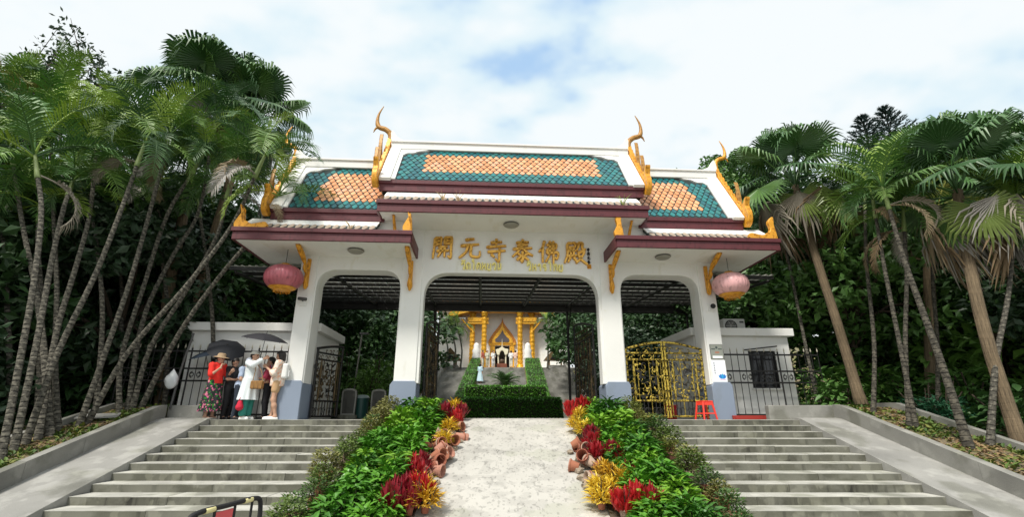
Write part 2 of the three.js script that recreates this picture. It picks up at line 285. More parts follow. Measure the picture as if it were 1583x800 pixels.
function archWall(x0, x1, top, o0, o1, oy, r, z0, z1) {
  const s = new THREE.Shape(); s.moveTo(x0, 0.9); s.lineTo(x0, top); s.lineTo(x1, top); s.lineTo(x1, 0.9); s.lineTo(o1, 0.9); s.lineTo(o1, oy - r);
  s.quadraticCurveTo(o1, oy, o1 - r, oy); s.lineTo(o0 + r, oy); s.quadraticCurveTo(o0, oy, o0, oy - r); s.lineTo(o0, 0.9); s.closePath();
  const g = new THREE.ExtrudeGeometry(s, { depth: z1 - z0 - 0.02, bevelEnabled: true, bevelSize: 0.01, bevelThickness: 0.01, bevelSegments: 1, curveSegments: 10 }); g.translate(0, 0, z0 + 0.01); return muv(g);
}
mesh('centre_wall', archWall(-2.52, 2.52, 5.3, -2.43, 2.43, 3.9, 0.72, -0.36, -0.03), M.white, gate);
for (const s of [-1, 1]) {
  const [a, b] = s < 0 ? [-5.4, -3.0] : [3.0, 5.4];
  mesh('side_wall', archWall(a, b, 4.42, a + 0.06, b - 0.06, 3.94, 0.55, -0.58, -0.035), M.white, gate);
}
// eaves: soffit slab, two-board fascia on three sides
function eave(x0, x1, y, h, z) {
  const so = mesh('soffit', bb(x0 + 0.03, x1 - 0.03, y, y + 0.09, -2.0, z - 0.02), M.white, gate);
  const fb = [rbb(x0, x1, y - 0.03, y + h * 0.6, z - 0.03, z + 0.03, 0.008), rbb(x0 - 0.03, x1 + 0.03, y + h * 0.62, y + h, z - 0.02, z + 0.075, 0.008)];
  fb.forEach((g) => mesh('fascia_board', g, M.maroon, so));
  for (const [a, b] of [[x0 - 0.02, x0 + 0.035], [x1 - 0.035, x1 + 0.02]]) mesh('fascia_board', rbb(a, b, y - 0.028, y + h * 0.97, -2.02, z - 0.035, 0.008), M.maroon, so);
  return so;
}
eave(-3.58, 3.58, 5.15, 0.3, 1.3);
eave(-7.07, -2.66, 4.3, 0.29, 1.3);
eave(2.66, 7.07, 4.3, 0.29, 1.3);
// lower roof strips between the two eaves
function lowerStrip(x0, x1, y, ztop, zlow, rise) {
  const pos = (t) => [y + t * rise, zlow + (ztop - zlow) * t]; const g = [];
  const mk = (t0, t1, up, dn) => { const [ya, za] = pos(t0), [yb, zb] = pos(t1); const s = poly([[za, ya + up], [zb, yb + up], [zb, yb - dn], [za, ya - dn]]); const e = extrude(s, x1 - x0, 0); e.rotateY(-Math.PI / 2); e.translate(x1, 0, 0); return e; };
  const base = mesh('lower_roof', mk(0, 1, 0, 0.1), M.grout, gate);
  mesh('flashing', mk(0.5, 1.0, 0.035, 0), M.white, base);
  // tile tails along the edge
  const n = Math.round((x1 - x0) / 0.19), tl = []; const [ya, za] = pos(0.02), [yb, zb] = pos(0.48), len = Math.hypot(yb - ya, zb - za), ang = Math.atan2(yb - ya, za - zb);
  for (let i = 0; i < n; i++) { const x = x0 + (i + 0.5) * (x1 - x0) / n; tl.push(xf(tileGeo, x, yb + 0.01, zb, 0, -(Math.PI / 2 - ang) + 0.02, 0, [(x1 - x0) / n / 0.19 * 0.96, len / 0.2, 1])); }
  const m = mesh('edge_tile', tl, M.oldTile, base); m.userData.kind = 'stuff';
}
M.oldTile = std([0.5, 0.4, 0.34], 0.8, { map: T.riser });
// one scale tile, hanging from its top edge at the origin down -y, facing +z
const tileGeo = (() => {
  const s = poly([[-0.012, 0.04], [0.012, 0.04], [0.076, -0.062], [0.076, -0.078], [0.026, -0.158], [0, -0.178], [-0.026, -0.158], [-0.076, -0.078], [-0.076, -0.062]]); const g = new THREE.ExtrudeGeometry(s, { depth: 0.008, bevelEnabled: true, bevelSize: 0.004, bevelThickness: 0.005, bevelSegments: 1 });
  const p = g.attributes.position; for (let i = 0; i < p.count; i++) p.setZ(i, p.getZ(i) - (p.getY(i) - 0.04) * 0.03 - Math.pow(p.getX(i) / 0.088, 2) * 0.008); g.computeVertexNormals(); return muv(g);
})();
lowerStrip(-3.5, 3.5, 5.44, 0.66, 1.3, 0.52);
lowerStrip(-6.98, -3.62, 4.57, 0.66, 1.3, 0.5);
lowerStrip(3.62, 6.98, 4.57, 0.66, 1.3, 0.5);
// the attic bodies behind the strips
mesh('attic_wall', bb(-3.42, 3.42, 5.26, 6.2, -1.5, 0.6), M.white, gate);
for (const s of [-1, 1]) mesh('attic_wall', s < 0 ? bb(-6.25, -3.0, 4.41, 5.3, -1.5, 0.6) : bb(3.0, 6.25, 4.41, 5.3, -1.5, 0.6), M.white, gate);

const tileSlots = [];
// steep roofs; x0..x1, eave (ye, ze), ridge (yr), mirrored to the back; ends: which ends carry a white verge
function roof(x0, x1, ye, yr, ends, orange) {
  const ze = 0.76, zr = -0.4, sl = Math.atan2(yr - ye, ze - zr), len = Math.hypot(yr - ye, ze - zr);
  const sec = poly([[ze, ye], [zr, yr], [2 * zr - ze, ye], [2 * zr - ze, ye - 0.09], [zr, yr - 0.14], [ze, ye - 0.09]]);
  const g = extrude(sec, x1 - x0, 0); g.rotateY(-Math.PI / 2); g.translate(x1, 0, 0);
  const rf = mesh('roof', g, M.grout, gate);
  // gable walls
  for (const [x, on] of [[x0 + 0.18, ends[0]], [x1 - 0.18, ends[1]]]) if (on) { const tr = extrude(poly([[ze - 0.1, ye - 0.08], [zr, yr - 0.15], [2 * zr - ze + 0.1, ye - 0.08]]), 0.1, 0); tr.rotateY(-Math.PI / 2); tr.translate(x + 0.05, 0, 0); mesh('gable_wall', tr, M.white, rf); }
  // eave boards, front and back
  for (const f of [1, -1]) {
    const z = f > 0 ? 0.7 : 2 * zr - 0.7;
    mesh('fascia_board', rbb(x0, x1, ye - 0.33, ye - 0.12, z - 0.03, z + 0.03, 0.008), M.maroon, rf);
    mesh('fascia_board', rbb(x0 - 0.02, x1 + 0.02, ye - 0.115, ye - 0.005, z - 0.02, z + f * 0.075 + 0.02 * (f < 0), 0.008), M.maroon, rf);
  }
  mesh('under_eave', bb(x0 + 0.05, x1 - 0.05, ye - 0.3, ye - 0.2, -1.5, 0.67), M.grout, rf);
  // ridge cap and white verges with the corner fillet
  const v0 = ends[0] ? 0.42 : 0, v1 = ends[1] ? 0.42 : 0, cap = [rbb(x0, x1, yr - 0.06, yr + 0.19, zr - 0.1, zr + 0.13, 0.02), rbb(x0, x1, yr + 0.17, yr + 0.23, zr - 0.14, zr + 0.17, 0.015)];
  cap.forEach((c) => mesh('ridge_cap', c, M.white, rf));
  const place = (gg, f) => { gg.rotateX(-(Math.PI / 2 - sl)); gg.translate(0, ye, ze); return gg; };
  for (const [on, xa, s] of [[ends[0], x0, 1], [ends[1], x1, -1]]) if (on) {
    const ve = extrude(poly([[xa, -0.05], [xa + s * 0.3, -0.05], [xa + s * 0.3, len], [xa, len]].map((p) => p)), 0.09, 0.006); mesh('verge', place(ve), M.white, rf);
    const ve2 = extrude(poly([[xa + s * 0.3, 0.0], [xa + s * 0.42, 0.0], [xa + s * 0.42, len], [xa + s * 0.3, len]]), 0.045, 0.004); mesh('verge', place(ve2), M.white, rf);
    const co = extrude(spl([[xa + s * 0.4, len - 0.02], [xa + s * 0.4, len - 0.5], [xa + s * 0.52, len - 0.36], [xa + s * 0.72, len - 0.33], [xa + s * 0.86, len - 0.2], [xa + s * 1.1, len - 0.14], [xa + s * 1.25, len - 0.02]], 3), 0.05, 0.004); mesh('corner_fillet', place(co), M.white, rf);
    const up = extrude(spl([[xa + s * 1.2, yr + 0.19], [xa + s * 0.6, yr + 0.22], [xa + s * 0.2, yr + 0.36], [xa - s * 0.02, yr + 0.62], [xa - s * 0.02, yr + 0.1], [xa + s * 0.6, yr + 0.12]], 4), 0.14, 0.006); up.translate(0, 0, zr - 0.07); mesh('ridge_flare', up, M.white, rf);
    const back = rbb(xa + (s > 0 ? 0 : -0.3), xa + (s > 0 ? 0.3 : 0), 0, len, 0, 0.09, 0.01); back.rotateX(Math.PI / 2 - sl); back.translate(0, ye, 2 * zr - ze - 0.09); mesh('verge', back, M.white, rf);
  }
  // tiles
  const xa = x0 + v0, xb = x1 - v1, cols = Math.round((xb - xa) / 0.187), w = (xb - xa) / cols, rows = Math.floor((len - 0.12) / 0.158), ph = (len - 0.1) / rows;
  for (let r = 0; r < rows; r++) for (let c = 0; c < cols + (r % 2 ? 1 : 0); c++) {
    const x = xa + (c + (r % 2 ? 0 : 0.5)) * w; if (r % 2 && (c === 0 || c === cols)) continue;
    const s = 0.02 + r * ph + 0.175, y = ye + s * Math.sin(sl), z = ze - s * Math.cos(sl);
    if (ends[0] && x < xa + 0.85 && s > len - 0.42 + (x - xa) * 0.32) continue; if (ends[1] && x > xb - 0.85 && s > len - 0.42 + (xb - x) * 0.32) continue;
    tileSlots.push({ rf, x, y, z, rx: -(Math.PI / 2 - sl) + rr(-0.012, 0.012), rz: rr(-0.02, 0.02), w, col: orange(x, r / rows), d: gpt(x, y, z).distanceTo(camera.position) });
  }
  // the far slope, out of sight of the forecourt, in one piece
  const bk = []; for (let r = 0; r < rows; r++) for (let c = 0; c < cols; c++) { const s = 0.02 + r * ph + 0.175; bk.push(xf(tileGeo, xa + (c + (r % 2 ? 0.25 : 0.75)) * w, ye + s * Math.sin(sl), 2 * zr - ze + s * Math.cos(sl), Math.PI, -(Math.PI / 2 - sl))); }
  const bm = mesh('rear_tile', bk, M.teal[0], rf); bm.userData.kind = 'stuff';
  return rf;
}
const inO = (a, b, lo, hi) => (x, t) => x > a && x < b && t > lo && t < hi;
roof(-3.72, 3.72, 6.33, 7.98, [1, 1], inO(-2.62, 2.62, 0.2, 0.83));
roof(-6.5, -3.5, 5.4, 7.28, [1, 0], (x, t) => x > -5.6 + t * 0.35 && t > 0.14 && t < 0.8);
roof(3.5, 6.5, 5.4, 7.28, [0, 1], (x, t) => x < 5.6 - t * 0.35 && t > 0.14 && t < 0.8);
tileSlots.sort((a, b) => a.d - b.d);
const restTiles = new Map();
tileSlots.forEach((t, i) => {
  const mat = pick(t.col ? M.orange : M.teal);
  if (i < 300) { const m = mesh('roof_tile', tileGeo, mat, t.rf); m.position.set(t.x, t.y, t.z); m.rotation.set(t.rx, 0, t.rz); m.scale.x = t.w / 0.187; }
  else { if (!restTiles.has(t.rf)) restTiles.set(t.rf, new Map()); const mm = restTiles.get(t.rf); if (!mm.has(mat)) mm.set(mat, []); mm.get(mat).push(xf(tileGeo, t.x, t.y, t.z, 0, t.rx, t.rz, [t.w / 0.187, 1, 1])); }
});
for (const [rf, mm] of restTiles) for (const [mat, list] of mm) { const m = mesh('roof_tiles', list, mat, rf); m.userData.kind = 'stuff'; }

// gilded finials
function flame(h, w, lean = 0.3) { return spl([[-w * 0.5, 0], [-w * 0.62, h * 0.22], [-w * 0.2, h * 0.5], [-w * 0.05 - lean * w, h * 0.8], [lean * w, h], [w * 0.28, h * 0.62], [w * 0.42, h * 0.3], [w * 0.5, 0]], 4); }
function chofa(x, y, z, s, k, mat) {
  const p = [[0, -0.45], [0, 0], [0.16, 0.17], [0.37, 0.25], [0.44, 0.42], [0.42, 0.72], [0.29, 1.03]].map(([a, b]) => V(x + s * a * k, y + b * k, z));
  const rad = (t) => k * (t < 0.35 ? 0.085 : t < 0.62 ? 0.085 - (t - 0.35) * 0.05 : 0.07 - (t - 0.62) * 0.155);
  const m = mesh('finial', merge([tube(p, rad, 8, 26), tube([V(x + s * 0.36 * k, y + 0.27 * k, z), V(x + s * 0.47 * k, y + 0.2 * k, z), V(x + s * 0.53 * k, y + 0.06 * k, z)], (t) => k * 0.06 * (1 - 0.8 * t), 6)]), mat, gate);
  return m;
}
function barge(x, ye, yr, s, talls) {
  const zr = -0.4, ze = 0.84;
  const side = (f) => {
    const Z = (t) => zr + f * (ze - zr) * t, Y = (t) => yr + 0.1 + (ye - yr + 0.02) * t + 0.1 * Math.sin(Math.PI * t) * -1; const pts = []; const n = 11;
    for (let i = 0; i <= n; i++) { const t = i / n; pts.push([Z(t), Y(t) + 0.05]); if (i < n) pts.push([Z(t + 0.55 / n), Y(t + 0.55 / n) + 0.17]); }
    for (let i = n; i >= 0; i--) { const t = i / n; pts.push([Z(t), Y(t) - 0.14]); }
    const g = extrude(poly(pts), 0.1, 0.01); g.rotateY(-Math.PI / 2); g.translate(x + 0.05, 0, 0); return g;
  };
  const b = mesh('bargeboard', [side(1), side(-1)], M.gold, gate);
  for (const [t, h] of talls) { const g = extrude(flame(h, 0.17, -0.2), 0.08, 0.01); g.rotateY(-Math.PI / 2); g.translate(x + s * 0.1, yr + (ye - yr) * t - 0.12, zr + (ze - zr) * t); mesh('flame', g, M.goldDark2, b); }
  // the upturned tail at the foot
  const tail = extrude(spl([[0, -0.12], [0.1, -0.16], [0.26, -0.05], [0.3, 0.2], [0.22, 0.42], [0.3, 0.66], [0.12, 0.5], [0.04, 0.28], [-0.1, 0.2], [-0.12, 0]], 4), 0.12, 0.012); tail.rotateY(-Math.PI / 2); tail.translate(x + 0.06 + s * 0.02, ye - 0.05, ze - 0.14); mesh('tail_finial', tail, M.gold, b);
}
M.goldDark2 = std([0.46, 0.24, 0.05], 0.5, { map: T.gold, metalness: 0.1 });
for (const s of [-1, 1]) {
  barge(s * 3.8, 6.28, 8.16, s, [[0.42, 0.95], [0.72, 0.85]]);
  chofa(s * 3.8, 8.5, -0.4, s, 1, M.goldDark2);
  barge(s * 6.58, 5.36, 7.44, s, [[0.72, 0.9]]);
  chofa(s * 6.6, 7.85, -0.4, s, 0.8, M.gold);
  // eave-end flames on the lower roofs
  for (const [x, h, l] of [[s * 6.98, 0.66, 0.62], [s * 2.78, 0.66, 0]]) {
    const fl = extrude(flame(h, 0.2, s * 0.3), 0.1, 0.01); fl.translate(x - s * 0.02, 4.57, 1.2); const f = mesh('eave_flame', fl, M.gold, gate);
    if (l) { const st = extrude(spl([[x, 4.56], [x - s * l, 4.58], [x - s * l * 1.05, 4.75], [x - s * l * 0.6, 4.7], [x - s * 0.3, 4.69], [x - s * 0.14, 4.78], [x, 4.72]], 3), 0.1, 0.008); st.translate(0, 0, 1.205); mesh('flame_base', st, M.gold, f); }
  }
  // carved brackets from the columns up to the eaves
  for (const x of [s * 5.58, s * 2.8]) {
    const pts = [V(x, 3.4, 0.03), V(x, 3.55, 0.12), V(x, 3.8, 0.16), V(x, 4.05, 0.42), V(x, 4.29, 0.98)];
    const g = [tube(pts, (t) => 0.05 + 0.025 * Math.sin(t * 9), 8, 22), tube([V(x, 3.42, 0.05), V(x, 3.36, 0.09), V(x, 3.42, 0.16), V(x, 3.52, 0.15)], (t) => 0.05 - 0.03 * t, 6), tube([V(x, 3.78, 0.2), V(x, 3.86, 0.34), V(x, 3.98, 0.32), V(x, 3.98, 0.24)], (t) => 0.045 - 0.025 * t, 6), tube([V(x, 4.1, 0.5), V(x, 4.1, 0.7), V(x, 4.2, 0.72)], (t) => 0.04 - 0.02 * t, 6), rbb(x - 0.05, x + 0.05, 3.5, 4.2, 0.0, 0.07, 0.02)];
    mesh('bracket', g, M.gold, gate);
  }
  // short strut under the centre eave
  mesh('bracket', [tube([V(s * 3.2, 4.72, 0.62), V(s * 3.2, 4.9, 0.78), V(s * 3.2, 5.14, 1.05)], (t) => 0.05 - 0.015 * t, 8), rbb(s * 3.2 - 0.08, s * 3.2 + 0.08, 4.62, 4.86, 0.5, 0.66, 0.02)], M.gold, gate);
}
// ceiling lamps: drum, glass dish
for (const [x, y] of [[-0.06, 5.15], [-4.2, 4.3], [4.14, 4.3]]) {
  const l = lathe([[0, -0.1], [0.08, -0.1], [0.16, -0.085], [0.21, -0.05], [0.215, -0.02], [0.19, 0], [0, 0]], 28); l.translate(x, y, 0.6);
  const m = mesh('ceiling_lamp', l, std([0.3, 0.29, 0.25], 0.5), gate); const rg = new THREE.TorusGeometry(0.2, 0.018, 8, 28); rg.rotateX(Math.PI / 2); rg.translate(x, y - 0.03, 0.6); mesh('trim_ring', rg, M.steel, m);
}
// ---------------------------------------------------------------- raised lettering: brush strokes cut as solids
function stroke(pts, w, depth, taper = 0.55) {
  const c = new THREE.SplineCurve(pts.map((p) => new THREE.Vector2(...p))), n = Math.max(5, pts.length * 4), P = pts.length === 2 ? [...Array(n + 1)].map((_, i) => new THREE.Vector2(...pts[0]).lerp(new THREE.Vector2(...pts[1]), i / n)) : c.getPoints(n), L = [], R = [];
  P.forEach((p, i) => { const t = i / n, d = P[Math.min(i + 1, n)].clone().sub(P[Math.max(i - 1, 0)]).normalize(), hw = w * (0.62 + 0.38 * Math.abs(Math.cos(t * 2.6))) * (1 - (1 - taper) * sst(0.65, 1, t)) * (0.6 + 0.4 * sst(0, 0.08, t)) / 2; L.push([p.x - d.y * hw, p.y + d.x * hw]); R.unshift([p.x + d.y * hw, p.y - d.x * hw]); });
  return extrude(poly([...L, ...R]), depth, w * 0.12);
}
const HAN = {
  open: [[[.13, .93], [.1, .5], [.06, 0]], [[.13, .92], [.44, .97]], [[.43, .97], [.4, .6]], [[.15, .78], [.41, .81]], [[.14, .63], [.4, .66]], [[.6, .98], [.58, .64]], [[.6, .96], [.94, 1]], [[.92, 1], [.9, .5], [.9, .04], [.76, .12]], [[.6, .82], [.9, .85]], [[.6, .68], [.9, .7]], [[.3, .5], [.72, .54]], [[.22, .32], [.8, .37]], [[.43, .5], [.4, .25], [.28, .06]], [[.6, .53], [.6, .06]]],
  first: [[[.3, .86], [.72, .92]], [[.08, .58], [.95, .67]], [[.42, .63], [.34, .3], [.02, .02]], [[.6, .64], [.56, .2], [.72, .08], [.98, .1], [1, .34]]],
  temple: [[[.24, .83], [.78, .88]], [[.52, 1.02], [.5, .66]], [[.04, .62], [.98, .7]], [[.1, .4], [.95, .47]], [[.68, .58], [.66, .3], [.64, -.04], [.48, .08]], [[.27, .3], [.42, .16]]],
  peace: [[[.2, .85], [.8, .9]], [[.25, .72], [.76, .76]], [[.04, .56], [.96, .62]], [[.52, 1.02], [.42, .6], [.02, .2]], [[.54, .62], [.72, .4], [1, .26]], [[.5, .46], [.5, -.02], [.4, .08]], [[.28, .34], [.42, .25]], [[.22, .06], [.46, .22]], [[.74, .36], [.57, .24]], [[.56, .22], [.8, .04]]],
  buddha: [[[.3, 1], [.2, .7], [.02, .48]], [[.2, .7], [.19, 0]], [[.4, .8], [.86, .85], [.84, .62]], [[.42, .61], [.85, .65]], [[.43, .62], [.4, .42]], [[.4, .41], [.92, .46], [.9, .18], [.76, .24]], [[.56, 1], [.54, .4], [.34, .02]], [[.73, 1], [.72, .5], [.72, -.06]]],
  hall: [[[.14, .9], [.52, .95]], [[.52, .95], [.5, .72]], [[.14, .71], [.51, .74]], [[.14, .9], [.12, .4], [-.02, .02]], [[.2, .55], [.54, .58]], [[.28, .66], [.28, .34]], [[.42, .67], [.42, .34]], [[.14, .32], [.57, .36]], [[.26, .27], [.14, .06]], [[.42, .27], [.55, .1]], [[.67, .95], [.65, .74], [.57, .6]], [[.67, .93], [.86, .95]], [[.86, .95], [.85, .66], [1, .66]], [[.6, .48], [.92, .54], [.76, .25], [.52, .02]], [[.62, .42], [.8, .16], [1.06, -.04]]],
};
['open', 'first', 'temple', 'peace', 'buddha', 'hall'].forEach((k, i) => {
  const x = -2.26 + i * 0.755, s = 0.66 * (i === 5 ? 1.0 : 0.97), y = [4.3, 4.31, 4.26, 4.26, 4.24, 4.22][i];
  const g = merge(HAN[k].map((p) => stroke(p, 0.125, 0.06))); g.scale(s * 0.92, s, 1); g.translate(x, y, -0.03); mesh('gilt_character', g, M.goldLeaf, gate);
});
const TH = {
  wo: [[[.15, .72], [.3, .95], [.6, .98], [.78, .8], [.78, .05]], [[.76, .08], [.58, .12], [.62, .28], [.76, .24]]], han: [[[.2, 1.2], [.36, 1.34], [.5, 1.18], [.85, 1.42]]],
  do: [[[.2, .02], [.13, .55], [.3, .95], [.66, .95], [.84, .7], [.84, .02]], [[.2, .05], [.42, .28], [.34, .5]]], ai: [[[.62, 1.46], [.3, 1.5], [.26, 1.28], [.56, 1.12], [.56, .02]]],
  kho: [[[.2, .02], [.13, .55], [.3, .95], [.66, .95], [.84, .7], [.84, .02]], [[.18, .3], [.44, .42], [.38, .64]]], ho: [[[.12, .95], [.24, .9], [.22, .02]], [[.22, .45], [.6, .62], [.78, .95]], [[.56, .6], [.8, .42], [.8, .02]]],
  yo: [[[.14, .95], [.32, .72], [.14, .5], [.16, .08], [.4, .02], [.8, .05], [.8, .98]]], no: [[[.1, .95], [.26, .9], [.25, .04]], [[.25, .06], [.5, .22], [.76, .2], [.76, .98]]],
  i: [[[.12, 1.18], [.4, 1.36], [.82, 1.22]], [[.12, 1.18], [.82, 1.2]]], aa: [[[.2, .74], [.4, .97], [.66, .84], [.66, .02]]], ro: [[[.18, .82], [.4, .97], [.76, .9]], [[.18, .82], [.3, .6], [.7, .56], [.7, .06]], [[.7, .1], [.5, .12], [.56, .26]]], tho: [[[.1, .92], [.26, .9], [.26, .02]], [[.26, .42], [.5, .92], [.78, .88], [.8, .02]]],
};
function thai(word, x, y, h, w) { for (const l of word) { const parts = l.split('+'); const g = merge(parts.flatMap((k) => TH[k]).map((p) => stroke(p, 0.24, 0.04, 0.9))); g.scale(w * 0.95, h, 1); g.translate(x, y, -0.03); mesh('thai_letter', g, M.thaiGold, gate); x += w; } }
thai(['wo+han', 'do', 'ai', 'kho', 'ho', 'yo', 'wo', 'no'], -1.44, 3.99, 0.19, 0.145);
thai(['wo+i', 'ho', 'aa', 'ro', 'ai', 'tho', 'yo'], 0.41, 3.99, 0.19, 0.15);
// the small black signature and gilt seal beside the last character
[HAN.temple, HAN.buddha, HAN.first, HAN.peace].forEach((h, i) => { const g = merge(h.map((p) => stroke(p, 0.16, 0.015))); g.scale(0.085, 0.1, 1); g.translate(2.16, 4.6 - i * 0.125, -0.03); mesh('signature_character', g, M.black, gate); });
mesh('seal', [rbox(0.12, 0.13, 0.02, 0.015, 2.21, 4.14, -0.02), ...HAN.first.map((p) => { const g = stroke(p, 0.14, 0.02); g.scale(0.07, 0.08, 1); g.translate(2.175, 4.1, -0.015); return g; })], M.gold, gate);

// security cameras on the outer columns
for (const s of [-1, 1]) {
  const t = thing('security_camera', s < 0 ? 'small security camera on the column beside the deep pink lantern' : 'small dark security camera on the column beside the pale pink lantern', 'camera');
  t.position.copy(gpt(s * 5.6, 2.98, 0)); t.rotation.y = GROT;
  mesh('mount', rbox(0.16, 0.2, 0.04, 0.01, 0, 0, 0.02), M.white, t); mesh('arm', tube([V(0, 0.03, 0.03), V(0.02 * s, 0.05, 0.12)], 0.018, 6), M.steel, t);
  const b = tube([V(-0.09, 0.08, 0.13), V(0.13, 0.04, 0.2)], 0.045, 12); mesh('body', s < 0 ? b : new THREE.SphereGeometry(0.07, 14, 10).translate(0, 0.02, 0.16), s < 0 ? M.steel : M.black, t);
}
// lanterns
function lantern(s, col, label) {
  const c = gpt(s * 6.0, 3.52, 0.5), t = thing('lantern', label, 'lantern', [c.x, c.y - 0.42, c.z], GROT, 'silk lanterns under the eaves');
  const N = 28, pos = [], idx = [], uv = [], rows = 22; for (let j = 0; j <= rows; j++) { const a = (j / rows - 0.5) * Math.PI * 0.86; for (let i = 0; i <= N * 4; i++) { const th = i / (N * 4) * 2 * Math.PI, rib = 1 - 0.022 * Math.abs(Math.cos(th * N / 2)); const r = 0.485 * Math.pow(Math.cos(a), 0.8) * rib; pos.push(Math.cos(th) * r, 0.42 + Math.sin(a) * 0.335, Math.sin(th) * r); uv.push(i / N, j / rows); } }
  const w = N * 4 + 1; for (let j = 0; j < rows; j++) for (let i = 0; i < w - 1; i++) { const a = j * w + i; idx.push(a, a + w, a + 1, a + 1, a + w, a + w + 1); }
  const g = new THREE.BufferGeometry(); g.setAttribute('position', new THREE.Float32BufferAttribute(pos, 3)); g.setAttribute('uv', new THREE.Float32BufferAttribute(uv, 2)); g.setIndex(idx); g.computeVertexNormals();
  mesh('shade', g, new THREE.MeshPhysicalMaterial({ color: lin(...col), roughness: 0.36, sheen: 0.4, sheenRoughness: 0.5, map: T.paint, side: THREE.DoubleSide }), t);
  mesh('cap', lathe([[0, 0.8], [0.1, 0.8], [0.13, 0.765], [0.19, 0.745], [0.19, 0.72], [0, 0.72]], 24), M.gold, t);
  mesh('base_band', lathe([[0.3, 0.155], [0.34, 0.15], [0.24, 0.09], [0.15, 0.075], [0, 0.075]], 28), M.gold, t);
  const fr = []; for (let i = 0; i < 30; i++) { const a = i / 30 * 2 * Math.PI; fr.push(tube([V(Math.cos(a) * 0.2, 0.1, Math.sin(a) * 0.2), V(Math.cos(a) * 0.195, rr(0.01, 0.04), Math.sin(a) * 0.195)], 0.01, 4)); } mesh('fringe', fr, M.gold, t);
  mesh('cord', tube([V(0, 0.79, 0), V(0, 1.21, 0)], 0.008, 6), M.iron, t); return t;
}
lantern(-1, [0.5, 0.13, 0.16], 'deep pink ribbed silk lantern with gold base hanging from eave');
lantern(1, [0.86, 0.47, 0.47], 'faded pale pink ribbed silk lantern with gold base hanging from eave');

// ---------------------------------------------------------------- sheet canopy behind the gate
{
  const c = thing('sheet_canopy', 'dark corrugated sheet canopy on steel frame behind the gate', 'canopy', [0, 0, -0.7], GROT);
  const prof = (w, n) => { const pos = [], idx = []; const xs = []; for (let k = 0; k < n; k++) { const p = w / n, x = -w / 2 + k * p; xs.push([x, 0], [x + p * 0.62, 0], [x + p * 0.7, 0.035], [x + p * 0.92, 0.035]); } xs.push([w / 2, 0]); xs.forEach(([x, y]) => { pos.push(x, y, 0, x, y, -2.06); }); for (let i = 0; i < xs.length - 1; i++) { const a = i * 2; idx.push(a, a + 2, a + 1, a + 1, a + 2, a + 3); } const g = new THREE.BufferGeometry(); g.setAttribute('position', new THREE.Float32BufferAttribute(pos, 3)); g.setIndex(idx); return (() => { const h = g.toNonIndexed(); h.computeVertexNormals(); return muv(h); })(); };
  const sheet = prof(0.362, 2), wide = prof(0.405, 2);
  const Y = (z) => 4.1 + (-0.72 - z) * 0.075;
  for (let r = 0; r < 3; r++) for (let k = -20; k < 20; k++) {
    const x = (k + 0.5) * 0.405, z = -0.72 - r * 2.02, mid = Math.abs(x) < 2.6, m = mesh('roof_sheet', mid ? wide : sheet, M.sheet, c);
    m.position.set(x + (mid ? 0 : rr(-0.006, 0.006)), Y(z) + 0.09 + (r % 2) * 0.01, z); m.rotation.x = Math.atan(0.075);
  }
  for (let i = 0; i < 9; i++) { const z = -0.8 - i * 0.74; mesh('purlin', bb(-8.1, 8.1, Y(z) - 0.02, Y(z) + 0.08, z - 0.03, z + 0.03), M.iron, c); }
  for (const x of [-7.9, -5.2, -2.75, 0.0 - 0.9, 0.9, 2.75, 5.2, 7.9]) mesh('rafter', tube([V(x, Y(-0.75) - 0.09, -0.75), V(x, Y(-6.8) - 0.09, -6.8)], 0.05, 6), M.iron, c);
  // front truss of the far edge
  mesh('edge_beam', [bb(-8.1, 8.1, 4.3, 4.56, -6.9, -6.8), bb(-8.1, 8.1, 4.26, 4.3, -6.95, -6.75)], M.iron, c);
  for (const x of [-7.9, -2.75, 2.75, 7.9]) mesh('post', tube([V(x, 0, -6.85), V(x, 4.5, -6.85)], 0.05, 8), M.iron, c);
  for (const x of [-2.75, 2.75]) mesh('brace', tube([V(x, 3.2, -6.85), V(x - Math.sign(x) * 0.05, 4.35, -5.6)], 0.03, 6), M.iron, c);
}

// weeds rooted in the gutters
for (const [x, y, z, s, lab] of [[-1.9, 5.46, 1.28, 1, 'dry grass tuft growing on the centre eave below the orange tiles'], [-1.5, 5.46, 1.28, 0.9, 'dry grass tuft growing on the centre eave beside another tuft'], [2.95, 5.5, 1.2, 1.2, 'green weed tuft growing on the eave above the gilt bracket'], [-4.2, 4.6, 1.28, 0.8, 'dry weed tuft growing on the lower eave by the palms']]) {
  const p = gpt(x, y, z), t = thing('roof_weed', lab, 'weed', [p.x, p.y, p.z], 0, 'weeds on the eaves'); const g = []; for (let i = 0; i < 16; i++) { const a = rr(0, 6.3), l = rr(0.15, 0.34) * s; g.push(tube([V(0, 0, 0), V(Math.cos(a) * l * 0.3, l * 0.6, Math.sin(a) * l * 0.2), V(Math.cos(a) * l * 0.7, l, Math.sin(a) * l * 0.4)], (q) => 0.007 * (1 - q) + 0.002, 4, 4)); } mesh('blades', g, std(s > 1.1 ? [0.2, 0.26, 0.05] : [0.42, 0.3, 0.14], 0.8), t);
}
// ---------------------------------------------------------------- wrought-iron gates
// S-scroll in the xy plane around (x, y)
function scroll(x, y, s, flip = 1, turn = 0) {
  const p = []; for (let i = 0; i <= 9; i++) { const a = i / 9 * 4.6, r = s * (0.14 + 0.36 * i / 9); p.push([Math.cos(a) * r * flip, Math.sin(a) * r + s * 0.3]); }
  const c = Math.cos(turn), n = Math.sin(turn); return tube(p.map(([a, b]) => V(x + a * c - b * n, y + a * n + b * c, 0)), 0.011, 4, 16);
}
